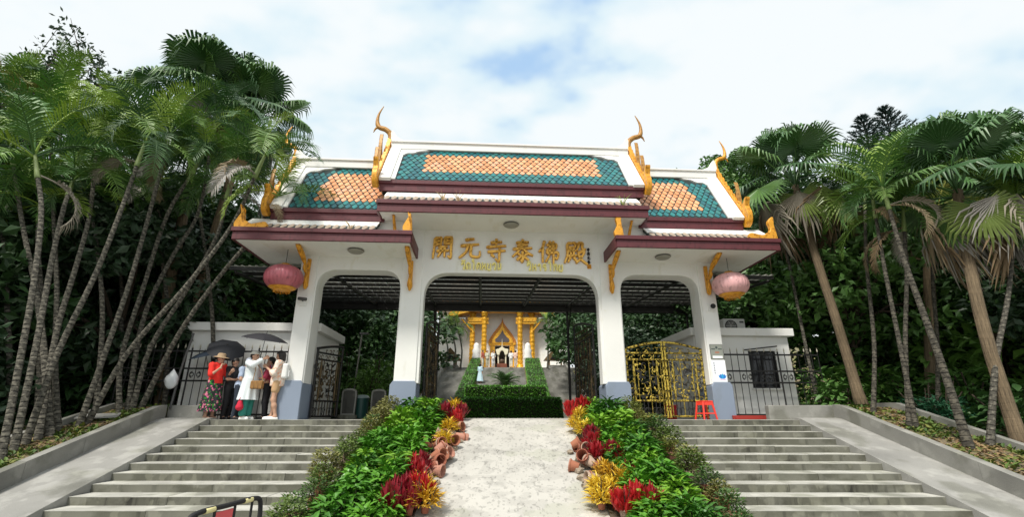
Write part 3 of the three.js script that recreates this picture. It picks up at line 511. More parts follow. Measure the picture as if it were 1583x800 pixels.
// one leaf, hinge at x = 0, closing edge at x = w; top rail rises from h0 to h1
function gateLeaf(parent, w, h0, h1, frameMat, fillMat, name = 'gate_leaf') {
  const top = (x) => h0 + (h1 - h0) * Math.sin(clamp(x / w) * Math.PI / 2), pts = [...Array(7)].map((_, i) => V(w * i / 6, top(w * i / 6), 0));
  const leaf = mesh(name, [tube([V(0.03, 0.03, 0), V(0.03, h0, 0)], 0.034, 8), tube([V(w - 0.03, 0.03, 0), V(w - 0.03, h1 + 0.03, 0)], 0.034, 8), tube(pts, 0.034, 8, 14)].map((g) => muv(g)), frameMat, parent);
  for (const y of [0.07, 0.47, h0 - 0.28, h0 - 0.1]) mesh('rail', muv(tube([V(0.03, y, 0), V(w - 0.03, y, 0)], 0.026, 6)), frameMat, leaf);
  const n = Math.round(w / 0.11); for (let i = 1; i < n; i++) { const x = w * i / n; mesh('bar', tube([V(x, 0.07, 0), V(x, i % 3 ? 0.47 : h0 - 0.28, 0)], 0.013, 5), i % 3 ? M.iron : fillMat, leaf); }
  for (const x of [w * 0.2, w * 0.8]) mesh('spindle', tube([V(x, 0.47, 0.01), V(x, (0.47 + h0) / 2 - 0.2, 0.01), V(x, h0 - 0.28, 0.01)], (t) => 0.02 + 0.02 * Math.pow(Math.sin(t * Math.PI * 2), 2), 6, 16), fillMat, leaf);
  const sc = [], scd = []; const rows = Math.round((h0 - 0.75) / 0.17);
  for (let r = 0; r < rows; r++) for (let k = 0; k < Math.round(w / 0.14); k++) { const x = 0.1 + k * 0.14, y = 0.5 + r * 0.17; if (x > w - 0.08) continue; (rnd() < 0.38 ? sc : scd).push(scroll(x, y, rr(0.2, 0.27), rnd() < 0.5 ? 1 : -1, rr(-1.4, 1.4))); if (rnd() < 0.5) { const l = extrude(flame(rr(0.12, 0.2), 0.06), 0.012, 0.004); (rnd() < 0.5 ? sc : scd).push(xf(l, x, y + 0.05, 0, 0, 0, rr(-1.5, 1.5))); } }
  for (let k = 0; k < w / 0.15; k++) { const x = 0.09 + k * 0.15; if (x < w - 0.06) { sc.push(scroll(x, h0 - 0.23, 0.13, k % 2 ? 1 : -1)); if (top(x) - h0 > 0.08) sc.push(scroll(x, h0 - 0.05, Math.min(0.2, top(x) - h0), k % 2 ? -1 : 1)); scd.push(scroll(x, 0.14, 0.26, k % 2 ? 1 : -1)); } }
  mesh('scrollwork', sc.map((g) => muv(g)), fillMat, leaf); mesh('scrollwork', scd, M.iron, leaf); return leaf;
}
function ironGate(name, label, x, z, turn, leaves, group) {
  const p = gpt(x, 0, z), t = thing(name, label, 'gate', [p.x, 0.006, p.z], GROT + turn, group);
  for (const [lx, flip, w, h0, h1, fm, im] of leaves) { const l = gateLeaf(t, w, h0, h1, fm, im); l.position.x = lx; if (flip) { l.rotation.y = Math.PI; } }
  return t;
}
ironGate('iron_gate', 'closed gilded wrought-iron double gate beside the red plastic stool', 3.14, -0.3, 0, [[0, 0, 1.08, 1.84, 2.04, M.ironGold, M.ironGold], [2.18, 1, 1.08, 1.84, 2.04, M.ironGold, M.ironGold]]);
ironGate('iron_gate', 'open black and bronze wrought-iron leaf behind the deep pink lantern column', -5.28, -0.62, 1.18, [[0, 0, 1.1, 1.84, 2.0, M.iron, M.bronze]]);
ironGate('iron_gate', 'tall open bronze gate leaf folded back facing the bay with stone steles', -2.36, -0.62, 1.5, [[0, 0, 2.1, 2.55, 2.9, M.iron, M.bronze]]);
ironGate('iron_gate', 'tall open bronze gate leaf folded back facing the closed gilded gate', 2.36, -0.62, Math.PI - 1.5, [[0, 0, 2.1, 2.55, 2.9, M.iron, M.bronze]]);

// ---------------------------------------------------------------- guardhouses with railings
function guardhouse(x0, x1, window, label) {
  const c = gpt((x0 + x1) / 2, 0, -1.1), t = thing('guardhouse', label, 'guardhouse', [c.x, 0, c.z], GROT), hw = (x1 - x0) / 2;
  const s = poly([[-hw, 0], [hw, 0], [hw, 2.36], [-hw, 2.36]]); let wx, wy;
  if (window) { const [a, b, y0, y1] = window; const h = new THREE.Path(); h.moveTo(a, y0); h.lineTo(a, y1); h.lineTo(b, y1); h.lineTo(b, y0); h.closePath(); s.holes.push(h); }
  const f = extrude(s, 0.16, 0); f.translate(0, 0, -0.16);
  const w = mesh('wall', merge([f, bb(-hw, -hw + 0.16, 0, 2.36, -2.2, -0.165), bb(hw - 0.16, hw, 0, 2.36, -2.2, -0.165), bb(-hw + 0.165, hw - 0.165, 0, 2.36, -2.2, -2.04)]), M.white, t);
  mesh('roof_slab', rbb(-hw - 0.14, hw + 0.14, 2.365, 2.6, -2.35, 0.16, 0.02), M.white, t);
  if (window) {
    const [a, b, y0, y1] = window, win = mesh('window', [bb(a, a + 0.04, y0, y1, -0.1, -0.03), bb(b - 0.04, b, y0, y1, -0.1, -0.03), bb(a + 0.04, b - 0.04, y0, y0 + 0.04, -0.1, -0.03), bb(a + 0.04, b - 0.04, y1 - 0.04, y1, -0.1, -0.03), bb((a + b) / 2 - 0.02, (a + b) / 2 + 0.02, y0 + 0.04, y1 - 0.04, -0.095, -0.035)], M.iron, t);
    for (const [p, q] of [[a + 0.04, (a + b) / 2 - 0.02], [(a + b) / 2 + 0.02, b - 0.04]]) mesh('pane', bb(p, q, y0 + 0.04, y1 - 0.04, -0.075, -0.065), new THREE.MeshPhysicalMaterial({ color: lin(0.05, 0.05, 0.055), roughness: 0.08, transmission: 0.5, thickness: 0 }), win);
    mesh('blind', bb(a + 0.02, b - 0.02, y0, y0 + (y1 - y0) * 0.55, -0.2, -0.18), std([0.16, 0.04, 0.025], 0.8), win);
    mesh('awning_bar', tube([V(a - 0.12, y1 + 0.02, 0.02), V(b - 0.1, y1 + 0.1, 0.3)], 0.018, 6), M.iron, win); mesh('sill', rbb(a - 0.05, b + 0.05, y0 - 0.05, y0 - 0.002, -0.02, 0.06, 0.008), M.white, win);
  }
  return t;
}
const gh = guardhouse(-8.95, -5.5, null, 'white flat-roofed guardhouse with weathered slab behind the waiting people');
const wl = 7.35 - 6.9; guardhouse(5.5, 8.4, [0.16, 1.0, 0.86, 1.94], 'white flat-roofed guardhouse with dark window and roof air conditioner');
function railing(x0, x1, z, h, label, gap = 0.2) {
  const p = gpt(x0, 0, z), L = x1 - x0, t = thing('iron_railing', label, 'railing', [p.x, 0, p.z], GROT);
  for (const y of [0.12, 0.98, 1.3, h - 0.14]) mesh('rail', rbox(L, 0.045, 0.03, 0.006, L / 2, y, 0), M.iron, t);
  const n = Math.round(L / gap); for (let i = 0; i <= n; i++) { const x = L * i / n; const b = mesh('bar', [tube([V(x, 0, 0), V(x, h - 0.05, 0)], i % 9 ? 0.011 : 0.024, 6)], M.iron, t); mesh('spear_tip', tube([V(x, h - 0.06, 0), V(x, h - 0.02, 0), V(x, h + 0.07, 0)], (q) => q < 0.5 ? 0.012 + 0.02 * q : 0.022 * (1 - q) * 2, 6, 6), M.spear, b); }
  for (let i = 0; i < n; i += 3) { const x = L * (i + 1) / n; for (const g of [scroll(x - 0.07, 1.09, 0.17, 1), scroll(x + 0.07, 1.09, 0.17, -1), scroll(x - 0.07, 1.19, 0.17, -1, Math.PI), scroll(x + 0.07, 1.19, 0.17, 1, Math.PI)]) mesh('scroll', g, M.iron, t); }
  return t;
}
M.spear = std([0.45, 0.42, 0.33], 0.6, { metalness: 0.2 });
railing(5.9, 8.9, -0.6, 1.9, 'black iron railing with scroll band in front of window guardhouse');
railing(-10.4, -5.9, -0.75, 1.9, 'black spear-topped iron railing behind the waiting people');
tag(mesh('red_plank', muv(new RoundedBoxGeometry(1.1, 0.1, 0.08, 1, 0.01).translate(6.3, 0.05, -0.95)), std([0.36, 0.03, 0.02], 0.7, { map: T.paint })), 'dark red painted plank lying at the foot of the railing', 'plank');
{ // air conditioner on the roof
  const c = gpt(7.5, 2.6, -2.5), t = thing('air_conditioner', 'white outdoor air conditioner unit standing on the guardhouse roof', 'air conditioner', [c.x, c.y, c.z], GROT);
  const b = mesh('casing', rbox(0.74, 0.5, 0.3, 0.025, 0, 0.31, 0), std([0.62, 0.62, 0.6], 0.5), t); for (const x of [-0.28, 0.28]) mesh('foot', bb(x - 0.04, x + 0.04, 0, 0.06, -0.17, 0.17), M.steel, t);
  const ring = new THREE.TorusGeometry(0.19, 0.014, 8, 28); ring.translate(-0.12, 0.31, 0.155); mesh('fan_ring', ring, M.steel, b);
  mesh('fan_well', new THREE.CylinderGeometry(0.185, 0.185, 0.012, 28).rotateX(Math.PI / 2).translate(-0.12, 0.31, 0.148), M.black, b);
  const gr = []; for (let i = 1; i < 5; i++) { gr.push(new THREE.TorusGeometry(0.038 * i, 0.005, 5, 22).translate(-0.12, 0.31, 0.16)); } for (let k = 0; k < 6; k++) gr.push(tube([V(-0.12, 0.31, 0.16), V(-0.12 + Math.cos(k) * 0.18, 0.31 + Math.sin(k * 1.047) * 0.18, 0.16)], 0.004, 4)); mesh('grille', gr, M.white, b);
  mesh('badge', bb(0.18, 0.32, 0.42, 0.48, 0.15, 0.154), M.steel, b);
}
{ const c = gpt(6.35, 2.6, -1.35), t = thing('roof_post', 'short gold painted post standing on the guardhouse roof edge', 'post', [c.x, c.y, c.z]); mesh('shaft', tube([V(0, 0, 0), V(0, 0.5, 0)], 0.035, 8), M.ironGold, t); mesh('knob', new THREE.SphereGeometry(0.05, 10, 8).translate(0, 0.52, 0), M.ironGold, t); }
// notice board and poster on the outer column
{
  const cv = (w, h, f) => { const c = document.createElement('canvas'); c.width = w; c.height = h; f(c.getContext('2d'), w, h); const t = new THREE.CanvasTexture(c); t.colorSpace = THREE.SRGBColorSpace; return t; };
  const face = (w, h, map, rough) => { const g = new THREE.PlaneGeometry(w, h); return [g, new THREE.MeshStandardMaterial({ map, roughness: rough })]; };
  const p = gpt(5.6, 1.76, 0.0), t = thing('notice_board', 'grey metal notice plate on the column above the poster', 'notice board', [p.x, p.y, p.z], GROT);
  mesh('plate', rbox(0.36, 0.4, 0.02, 0.006, 0, 0, 0.012), M.steel, t);
  const g1 = cv(128, 140, (x, w, h) => { x.fillStyle = '#8d9188'; x.fillRect(0, 0, w, h); x.fillStyle = '#3c4a48'; x.fillRect(8, 40, 42, 10); x.fillRect(80, 40, 40, 10); x.beginPath(); x.arc(64, 30, 12, 0, 7); x.fill(); x.fillStyle = '#a8745c'; x.fillRect(44, 70, 44, 16); x.fillStyle = '#f4f6f4'; x.fillRect(14, 112, 104, 24); });
  const [pg, pm] = face(0.34, 0.38, g1, 0.6); mesh('print', pg.translate(0, 0, 0.0245), pm, t);
  const q = gpt(5.6, 1.24, 0.0), u = thing('poster', 'white poster with blue lotus print on the column above its plinth', 'poster', [q.x, q.y, q.z], GROT);
  mesh('sheet', rbox(0.4, 0.58, 0.012, 0.003, 0, 0, 0.008), M.white, u);
  const g2 = cv(160, 232, (x, w, h) => { x.fillStyle = '#f3f6fb'; x.fillRect(0, 0, w, h); x.strokeStyle = '#2a3344'; x.lineWidth = 2.4; for (let i = 0; i < 5; i++) { const a = 22, b = 18 + i * 27; x.beginPath(); x.moveTo(a, b + 4); x.lineTo(a + 16, b + 2); x.moveTo(a + 8, b); x.lineTo(a + 7, b + 20); x.moveTo(a + 1, b + 12); x.lineTo(a + 16, b + 11); x.moveTo(a + 7, b + 12); x.lineTo(a, b + 20); x.moveTo(a + 8, b + 12); x.lineTo(a + 17, b + 19); x.stroke(); } const pet = (cx, cy, r, a, c) => { x.fillStyle = c; x.save(); x.translate(cx, cy); x.rotate(a); x.beginPath(); x.moveTo(0, 0); x.quadraticCurveTo(-r * 0.5, -r * 0.5, 0, -r); x.quadraticCurveTo(r * 0.5, -r * 0.5, 0, 0); x.fill(); x.restore(); }; for (const [a, c] of [[-0.9, '#3d8fd6'], [0.9, '#3d8fd6'], [-0.5, '#2c6fc4'], [0.5, '#2c6fc4'], [0, '#2a9fd8']]) pet(110, 200, 58, a, c); x.fillStyle = '#c77fb0'; x.fillRect(78, 204, 66, 7); });
  const [qg, qm] = face(0.38, 0.56, g2, 0.5); mesh('print', qg.translate(0, 0, 0.0165), qm, u);
}
// plastic stool: four splayed legs with openings, square seat
{
  const red = std([0.78, 0.05, 0.03], 0.4), t = thing('plastic_stool', 'bright red plastic stool by the column with the poster', 'stool', [4.93, 0, -0.62], 0.25);
  mesh('seat', rbox(0.3, 0.035, 0.3, 0.012, 0, 0.44, 0), red, t);
  for (const [a, b] of [[-1, -1], [1, -1], [1, 1], [-1, 1]]) mesh('leg', tube([V(a * 0.125, 0.43, b * 0.125), V(a * 0.185, 0, b * 0.185)], (q) => 0.03 - 0.006 * q, 6), red, t);
  for (let k = 0; k < 4; k++) { const a = k * Math.PI / 2; mesh('apron', xf(box(0.27, 0.07, 0.014), Math.sin(a) * 0.142, 0.385, Math.cos(a) * 0.142, a, -0.16), red, t); mesh('cross_rail', xf(box(0.3, 0.03, 0.014), Math.sin(a) * 0.172, 0.15, Math.cos(a) * 0.172, a, -0.16), red, t); }
  const k = thing('plastic_bucket', 'dark red plastic bucket standing behind the closed gilded gate', 'bucket', [4.42, 0, -1.75]);
  mesh('body', lathe([[0, 0.004], [0.13, 0.004], [0.18, 0.36], [0.19, 0.36], [0.19, 0.38], [0.165, 0.38], [0.12, 0.03], [0, 0.03]], 24), std([0.5, 0.02, 0.03], 0.45), k); mesh('handle', tube([V(-0.18, 0.36, 0), V(0, 0.46, 0.14), V(0.18, 0.36, 0)], 0.006, 5), M.steel, k);
}
// stone steles, bin, planter and lamp pole seen through the bay
for (const [u, d, h, lab] of [[537, 14.9, 0.86, 'dark carved stone stele beside the pale lamp pole'], [583, 14.9, 0.84, 'dark carved stone stele between green bin and white planter box']]) {
  const p = at(u, 650, d), t = thing('stone_stele', lab, 'stele', [p.x, 0, p.z], 0.1, 'stone steles inside the gate'); const s = spl([[-0.19, 0.1], [-0.2, h * 0.85], [-0.14, h * 0.97], [0, h], [0.14, h * 0.97], [0.2, h * 0.85], [0.19, 0.1]], 3);
  mesh('slab', extrude(s, 0.09, 0.015).translate(0, 0, -0.05), std([0.1, 0.1, 0.095], 0.8, { map: T.riser }), t); mesh('base', rbox(0.52, 0.12, 0.3, 0.02, 0, 0.06, 0), M.riser, t);
  mesh('rim', extrude((() => { const o = spl([[-0.2, 0.12], [-0.21, h * 0.85], [-0.15, h * 0.98], [0, h + 0.012], [0.15, h * 0.98], [0.21, h * 0.85], [0.2, 0.12]], 3); o.holes.push(spl([[-0.165, 0.16], [-0.17, h * 0.84], [-0.12, h * 0.93], [0, h * 0.95], [0.12, h * 0.93], [0.17, h * 0.84], [0.165, 0.16]], 3)); return o; })(), 0.02, 0.004).translate(0, 0, 0.058), M.concrete, t);
}
{ const p = at(557, 650, 15.2), t = thing('litter_bin', 'dark green round litter bin between the two stone steles', 'bin', [p.x, 0, p.z]); mesh('body', lathe([[0, 0.005], [0.18, 0.005], [0.2, 0.03], [0.2, 0.58], [0.21, 0.6], [0.19, 0.6], [0, 0.56]], 24), std([0.01, 0.06, 0.05], 0.45), t); mesh('lid', lathe([[0.215, 0.6], [0.215, 0.63], [0.16, 0.69], [0, 0.71]], 24), std([0.2, 0.26, 0.26], 0.4), t); }
{ const p = at(597, 650, 15.6), t = thing('planter_box', 'small white concrete planter box by the inner column', 'planter', [p.x, 0, p.z]); mesh('box', rbox(0.6, 0.5, 0.5, 0.02, 0, 0.25, 0), M.white, t); mesh('rim', rbox(0.66, 0.06, 0.56, 0.015, 0, 0.53, 0), M.white, t); }
{ const p = at(541, 650, 16.4), t = thing('lamp_pole', 'thin pale lamp pole rising behind the stone stele', 'lamp pole', [p.x, 0, p.z]); mesh('pole', tube([V(0, 0, 0), V(0.12, 2.75, 0)], 0.03, 8), M.concrete, t); mesh('lamp_head', rbox(0.3, 0.07, 0.12, 0.02, 0.2, 2.77, 0.02), M.steel, t); mesh('base_plate', rbox(0.2, 0.03, 0.2, 0.005, 0, 0.015, 0), M.steel, t); }
{ // crowd barrier at the foot of the steps: top rail ends bent down, uprights, reflective sleeves, red panel
  const t = thing('crowd_barrier', 'black tubular crowd barrier with pale bands and red panel', 'barrier', [-2.19, YB, 8.087], 1.456), H = 1.045, w = 0.43;
  const A = (x, y) => V(x, y, 0);
  mesh('frame', tube([A(-w, 0.03), A(-w, H * 0.6), A(-w, H - 0.1), A(-w + 0.04, H - 0.02), A(-w + 0.12, H), A(0, H), A(w - 0.1, H), A(w - 0.03, H - 0.02), A(w, H - 0.1), A(w, H * 0.6), A(w, 0.03)], 0.019, 10, 60), M.black, t);
  mesh('lower_rail', tube([A(-w, 0.2), A(w, 0.2)], 0.016, 8), M.black, t);
  for (const x of [-0.33, -0.145, 0.085, 0.3]) mesh('upright', tube([A(x, 0.2), A(x, H)], 0.01, 6), M.black, t);
  for (const x of [-0.21, 0.235]) mesh('reflective_band', tube([A(x - 0.05, H), A(x + 0.05, H)], 0.0215, 10), std([0.82, 0.74, 0.36], 0.5), t);
  mesh('panel', rbb(-0.13, 0.065, 0.3, H - 0.03, -0.008, 0.004, 0.004), std([0.72, 0.1, 0.11], 0.55), t);
  for (const x of [-w, w]) mesh('foot', rbox(0.05, 0.03, 0.5, 0.01, x, 0.015, 0), M.black, t);
}
{ const p = onStrip(152, 648, 0.29), t = mesh('stone_board', xf(rbox(0.75, 0.03, 0.42, 0.008), p.x, p.y + 0.06, p.z, 0.5, 0.2, 0.05), M.sideRamp); tag(t, 'pale flat slab lying on the palm strip behind the kerb', 'slab'); }
{ const p = onStrip(264, 629, 0.2); const t = thing('bag_on_pole', 'white plastic bag tied to a thin bare pole near the railing', 'plastic bag', [p.x, p.y - 0.05, p.z]); mesh('pole', tube([V(0, 0, 0), V(0.06, 0.9, 0), V(0.2, 1.9, 0)], 0.028, 7), M.steel, t); const g = new THREE.SphereGeometry(0.17, 14, 12); const q = g.attributes.position; for (let i = 0; i < q.count; i++) { const y = q.getY(i) / 0.17, k = (y > 0 ? 1 - y * 0.75 : 1) * (0.85 + 0.3 * hash(i, 3)); q.setXYZ(i, q.getX(i) * k, y * 0.25, q.getZ(i) * k * 0.6); } g.computeVertexNormals(); g.translate(-0.06, 0.72, 0.08); mesh('bag', g, new THREE.MeshPhysicalMaterial({ color: lin(0.75, 0.78, 0.8), roughness: 0.35, transmission: 0.15, thickness: 0 }), t); }

// ---------------------------------------------------------------- the temple on the hill
const TX = -1.05, TZ = -38.8, TY = 4.6;
{
  const st = new THREE.Group(); st.name = 'temple_stairs'; st.userData.kind = 'structure'; scene.add(st);
  const n = 28, z0 = -21.6, z1 = -35.6, dz = (z0 - z1) / n, dy = (TY - 0.2) / n, light = M.concrete;
  for (const [a, b, m] of [[-6.3, -4.1, light], [-3.0, 1.2, light], [2.75, 5.1, light]]) for (let i = 0; i < n; i++) mesh('step', bb(a, b, 0, 0.2 + (i + 1) * dy, z0 - (i + 1) * dz - 0.02, z0 - i * dz), m, st);
  for (const [a, b] of [[-6.65, -6.3], [5.1, 5.45]]) { const s = poly([[z0 + 0.3, 0], [z0 + 0.3, 0.75], [z1, TY + 0.55], [z1 - 0.6, TY + 0.55], [z1 - 0.6, 0]]); const g = extrude(s, b - a, 0); g.rotateY(-Math.PI / 2); g.translate(b, 0, 0); mesh('stair_wall', g, M.concrete, st); }
  structure('hedge_bank', [slabBank(-4.1, -3.0, z0, z1), slabBank(1.2, 2.75, z0, z1)], M.forest);
  function slabBank(a, b, za, zb) { const s = poly([[za, 0], [za, 0.35], [zb, TY + 0.1], [zb, 0]]); const g = extrude(s, b - a - 0.02, 0); g.rotateY(-Math.PI / 2); g.translate(b - 0.01, 0, 0); return g; }
  structure('temple_terrace', bb(-16, 14, 3.4, TY, -60, z1 - 0.02), light);
}
{
  const t = thing('temple_hall', 'white temple hall with gilded columns and pointed golden doorway', 'temple', [TX, TY, TZ]);
  const gold = std([0.92, 0.5, 0.04], 0.38, { map: T.gold, metalness: 0.3 }), red = std([0.3, 0.05, 0.02], 0.6);
  mesh('platform', rbb(-7.5, 7.5, 0, 0.25, -14, 1.2, 0.03), M.white, t);
  // front wall with the doorway
  const ws = poly([[-7, 0.2], [7, 0.2], [7, 7.4], [-7, 7.4]]), dh = new THREE.Path(); dh.moveTo(-0.78, 0.25); dh.lineTo(-0.78, 2.75); dh.lineTo(0.78, 2.75); dh.lineTo(0.78, 0.25); dh.closePath(); ws.holes.push(dh);
  mesh('front_wall', extrude(ws, 0.3, 0).translate(0, 0, -1.4), M.white, t);
  mesh('side_wall', [bb(-7, -6.7, 0.2, 7.4, -13, -1.42), bb(6.7, 7, 0.2, 7.4, -13, -1.42), bb(-6.7, 6.7, 0.2, 7.4, -13, -12.7)], M.white, t);
  // columns with a raised lattice
  for (const x of [-3.2, -1.9, 1.9, 3.2]) {
    const z = Math.abs(x) > 3 ? -0.3 : 0.3, N = 20, R = 64, pos = [], idx = []; for (let j = 0; j <= R; j++) { const y = 0.6 + j / R * 5.1; for (let i = 0; i <= N; i++) { const a = i / N * 2 * Math.PI, d = Math.sin(a * 3 + y * 7) * Math.sin(a * 3 - y * 7); const r = 0.3 - y * 0.008 + 0.035 * d; pos.push(Math.cos(a) * r, y, Math.sin(a) * r); } }
    for (let j = 0; j < R; j++) for (let i = 0; i < N; i++) { const a = j * (N + 1) + i; idx.push(a, a + N + 1, a + 1, a + 1, a + N + 1, a + N + 2); }
    const g = new THREE.BufferGeometry(); g.setAttribute('position', new THREE.Float32BufferAttribute(pos, 3)); g.setIndex(idx); g.computeVertexNormals(); g.translate(x, 0, z); const c = mesh('column', muv(g), gold, t);
    mesh('base', lathe([[0.46, 0.25], [0.46, 0.36], [0.4, 0.42], [0.42, 0.5], [0.34, 0.62], [0, 0.62]], 20).translate(x, 0, z), gold, c);
    mesh('capital', lathe([[0.25, 5.65], [0.36, 5.75], [0.3, 5.85], [0.42, 6.05], [0.46, 6.15], [0, 6.15]], 20).translate(x, 0, z), gold, c);
  }
  for (const [a, b, z] of [[-3.7, -1.45, 0], [1.45, 3.7, 0]]) { mesh('entablature', rbb(a, b, 5.3, 5.62, z - 0.2, z + 0.28, 0.02), gold, t); mesh('entablature', rbb(a, b, 4.9, 5.2, z - 0.15, z + 0.22, 0.02), gold, t); for (let k = 0; k < 6; k++) mesh('lotus_petal', extrude(flame(0.32, 0.28, 0), 0.05, 0.01).translate(a + 0.3 + k * 0.34, 5.16, z + 0.25), gold, t); }
  mesh('entablature', rbb(-4.9, 4.9, 6.16, 6.55, -0.4, 0.7, 0.03), gold, t);
  for (const s of [-1, 1]) { mesh('eave', extrude(poly([[s * 3.4, 6.15], [s * 5.5, 5.55], [s * 5.7, 5.9], [s * 5.2, 6.3], [s * 3.4, 6.6]]), 1.2, 0.02).translate(0, 0, -0.4), gold, t); mesh('eave', rbb(s > 0 ? 3.9 : -6.4, s > 0 ? 6.4 : -3.9, 5.4, 5.55, -2.4, 0.5, 0.02), M.white, t); mesh('strut', tube([V(s * 3.3, 4.2, 0), V(s * 4.4, 5.5, 0.4)], 0.09, 6), gold, t); }
  mesh('roof', (() => { const g = extrude(poly([[-7.8, 7.3], [7.8, 7.3], [4.2, 10.5], [2.6, 13.5], [0, 16], [-2.6, 13.5], [-4.2, 10.5]]), 13, 0.02); g.translate(0, 0, -12.6); return g; })(), M.orange[0], t);
  mesh('pediment', extrude(poly([[-4.8, 6.55], [4.8, 6.55], [2.4, 10], [0, 14.5], [-2.4, 10]]), 0.3, 0.02).translate(0, 0, 0.1), gold, t);
  // doorway: pilasters, stepped ogee gables, dark tympanum
  const arch = (w, h0, h1, k) => spl([[-w, h0], [-w * 1.02, h0 + 0.3], [-w * 0.72, h0 + (h1 - h0) * 0.38], [-w * 0.28, h0 + (h1 - h0) * 0.68], [-0.07, h0 + (h1 - h0) * 0.86], [0, h1], [0.07, h0 + (h1 - h0) * 0.86], [w * 0.28, h0 + (h1 - h0) * 0.68], [w * 0.72, h0 + (h1 - h0) * 0.38], [w * 1.02, h0 + 0.3], [w, h0]], 4);
  const d = mesh('doorway', [rbb(-1.3, -0.8, 0.25, 2.85, -1.15, -0.9, 0.02), rbb(0.8, 1.3, 0.25, 2.85, -1.15, -0.9, 0.02), rbb(-1.45, 1.45, 2.8, 3.05, -1.15, -0.82, 0.02)], gold, t);
  mesh('gable', extrude(arch(1.42, 2.95, 5.7), 0.2, 0.02).translate(0, 0, -1.1), std([0.62, 0.25, 0.03], 0.45, { map: T.gold, metalness: 0.3 }), d); mesh('gable', extrude(arch(1.08, 3.0, 5.1), 0.12, 0.02).translate(0, 0, -0.88), gold, d); mesh('tympanum', extrude(arch(0.72, 3.1, 4.4), 0.06, 0.01).translate(0, 0, -0.77), std([0.08, 0.07, 0.075], 0.5), d);
  mesh('spire', lathe([[0.12, 5.2], [0.07, 5.5], [0.1, 5.55], [0.04, 5.9], [0, 6.3]], 10).translate(0, -0.45, -1.0), red, d);
}
// small gabled shrines, guardian figures and the white incense pavilion on the terrace
for (const [u, lab] of [[696, 'small brown gabled shrine on terrace beside the slim palms'], [858, 'small brown gabled shrine on terrace beside the dark trees']]) {
  const p = at(u, 570, 48.6), t = thing('garden_shrine', lab, 'shrine', [p.x, TY, p.z], 0, 'small gabled shrines'); mesh('base', rbox(1.6, 0.3, 1.2, 0.03, 0, 0.15, 0), M.concrete, t); for (const x of [-0.6, 0.6]) mesh('post', bb(x - 0.08, x + 0.08, 0.3, 0.9, 0.2, 0.36), M.goldDark, t); mesh('roof', extrude(poly([[-1.1, 0.8], [1.1, 0.8], [0.9, 1.05], [0, 2.0], [-0.9, 1.05]]), 1.0, 0.02).translate(0, 0, -0.5), M.goldDark, t); mesh('panel', extrude(poly([[-0.5, 0.9], [0.5, 0.9], [0, 1.5]]), 0.05, 0).translate(0, 0, 0.53), M.black, t);
}
for (const [u, lab] of [[736, 'white guardian statue on pedestal beside the temple columns and shaded stairs'], [816, 'white guardian statue on pedestal beside the temple columns and dark trees']]) {
  const p = at(u, 565, 49.5), t = thing('guardian_statue', lab, 'statue', [p.x, TY, p.z], 0, 'white guardian statues'); mesh('pedestal', rbox(0.9, 0.9, 0.9, 0.04, 0, 0.45, 0), M.white, t); mesh('figure', lathe([[0, 0.9], [0.42, 0.9], [0.45, 1.2], [0.36, 1.6], [0.42, 1.9], [0.28, 2.15], [0.3, 2.4], [0.2, 2.62], [0, 2.72]], 18), M.white, t);
}
{ const p = at(776, 571, 48.9), cream = std([0.8, 0.74, 0.55], 0.6), t = thing('incense_pavilion', 'cream incense pavilion with flared top before the temple door', 'pavilion', [p.x, TY, p.z]); mesh('base', rbox(1.0, 0.5, 0.8, 0.03, 0, 0.25, 0), std([0.2, 0.06, 0.03], 0.6), t); for (const x of [-0.36, 0.36]) mesh('post', tube([V(x, 0.5, 0), V(x * 1.1, 1.6, 0)], 0.07, 8), cream, t); mesh('canopy', extrude(spl([[-0.62, 1.9], [-0.5, 1.45], [-0.3, 1.4], [-0.2, 1.7], [0, 1.85], [0.2, 1.7], [0.3, 1.4], [0.5, 1.45], [0.62, 1.9], [0.3, 1.98], [0, 2.15], [-0.3, 1.98]], 3), 0.4, 0.02).translate(0, 0, -0.2), cream, t); mesh('spire', tube([V(0, 2.1, 0), V(0, 3.0, 0)], (q) => 0.05 * (1 - 0.8 * q), 8), cream, t); mesh('burner', lathe([[0, 0.5], [0.2, 0.5], [0.28, 0.8], [0.2, 0.95], [0, 0.95]], 16), std([0.08, 0.05, 0.03], 0.5), t); }
// ---------------------------------------------------------------- vegetation
const leafMat = (c, tr = 0.2, rough = 0.55) => new THREE.MeshPhysicalMaterial({ color: lin(...c), roughness: rough, transmission: tr, thickness: 0, side: THREE.DoubleSide });
T.fibreBump = tex(256, (u, v) => 0.5 + 0.9 * (fbm(u * 60, v * 6, 6, 3, 53) - 0.5) - 0.25 * sst(0.85, 1, Math.abs(((v * 7 + 0.4 * fbm(u * 4, v * 7, 7, 3, 57)) % 1) - 0.5) * 2), 1, false);
M.trunk = std([0.2, 0.19, 0.165], 0.95, { map: T.bark, bumpMap: T.barkBump, bumpScale: 0.02 });
M.trunkDark = std([0.13, 0.12, 0.1], 0.95, { map: T.bark, bumpMap: T.barkBump, bumpScale: 0.02 });
M.fanTrunk = std([0.24, 0.2, 0.145], 0.95, { map: T.fibre, bumpMap: T.fibreBump, bumpScale: 0.012 });
M.wood = std([0.09, 0.075, 0.06], 0.95, { map: T.fibre });
M.shaft = std([0.2, 0.27, 0.09], 0.6, { map: T.leaf });
M.frond = [[0.054, 0.142, 0.027], [0.0743, 0.189, 0.0297], [0.128, 0.243, 0.0297], [0.0405, 0.108, 0.0324], [0.23, 0.351, 0.0338], [0.27, 0.27, 0.0473]].map((c) => leafMat(c));
M.fan = [[0.042, 0.112, 0.0308], [0.063, 0.154, 0.0392], [0.091, 0.189, 0.042], [0.154, 0.21, 0.049]].map((c) => leafMat(c, 0.12, 0.45));
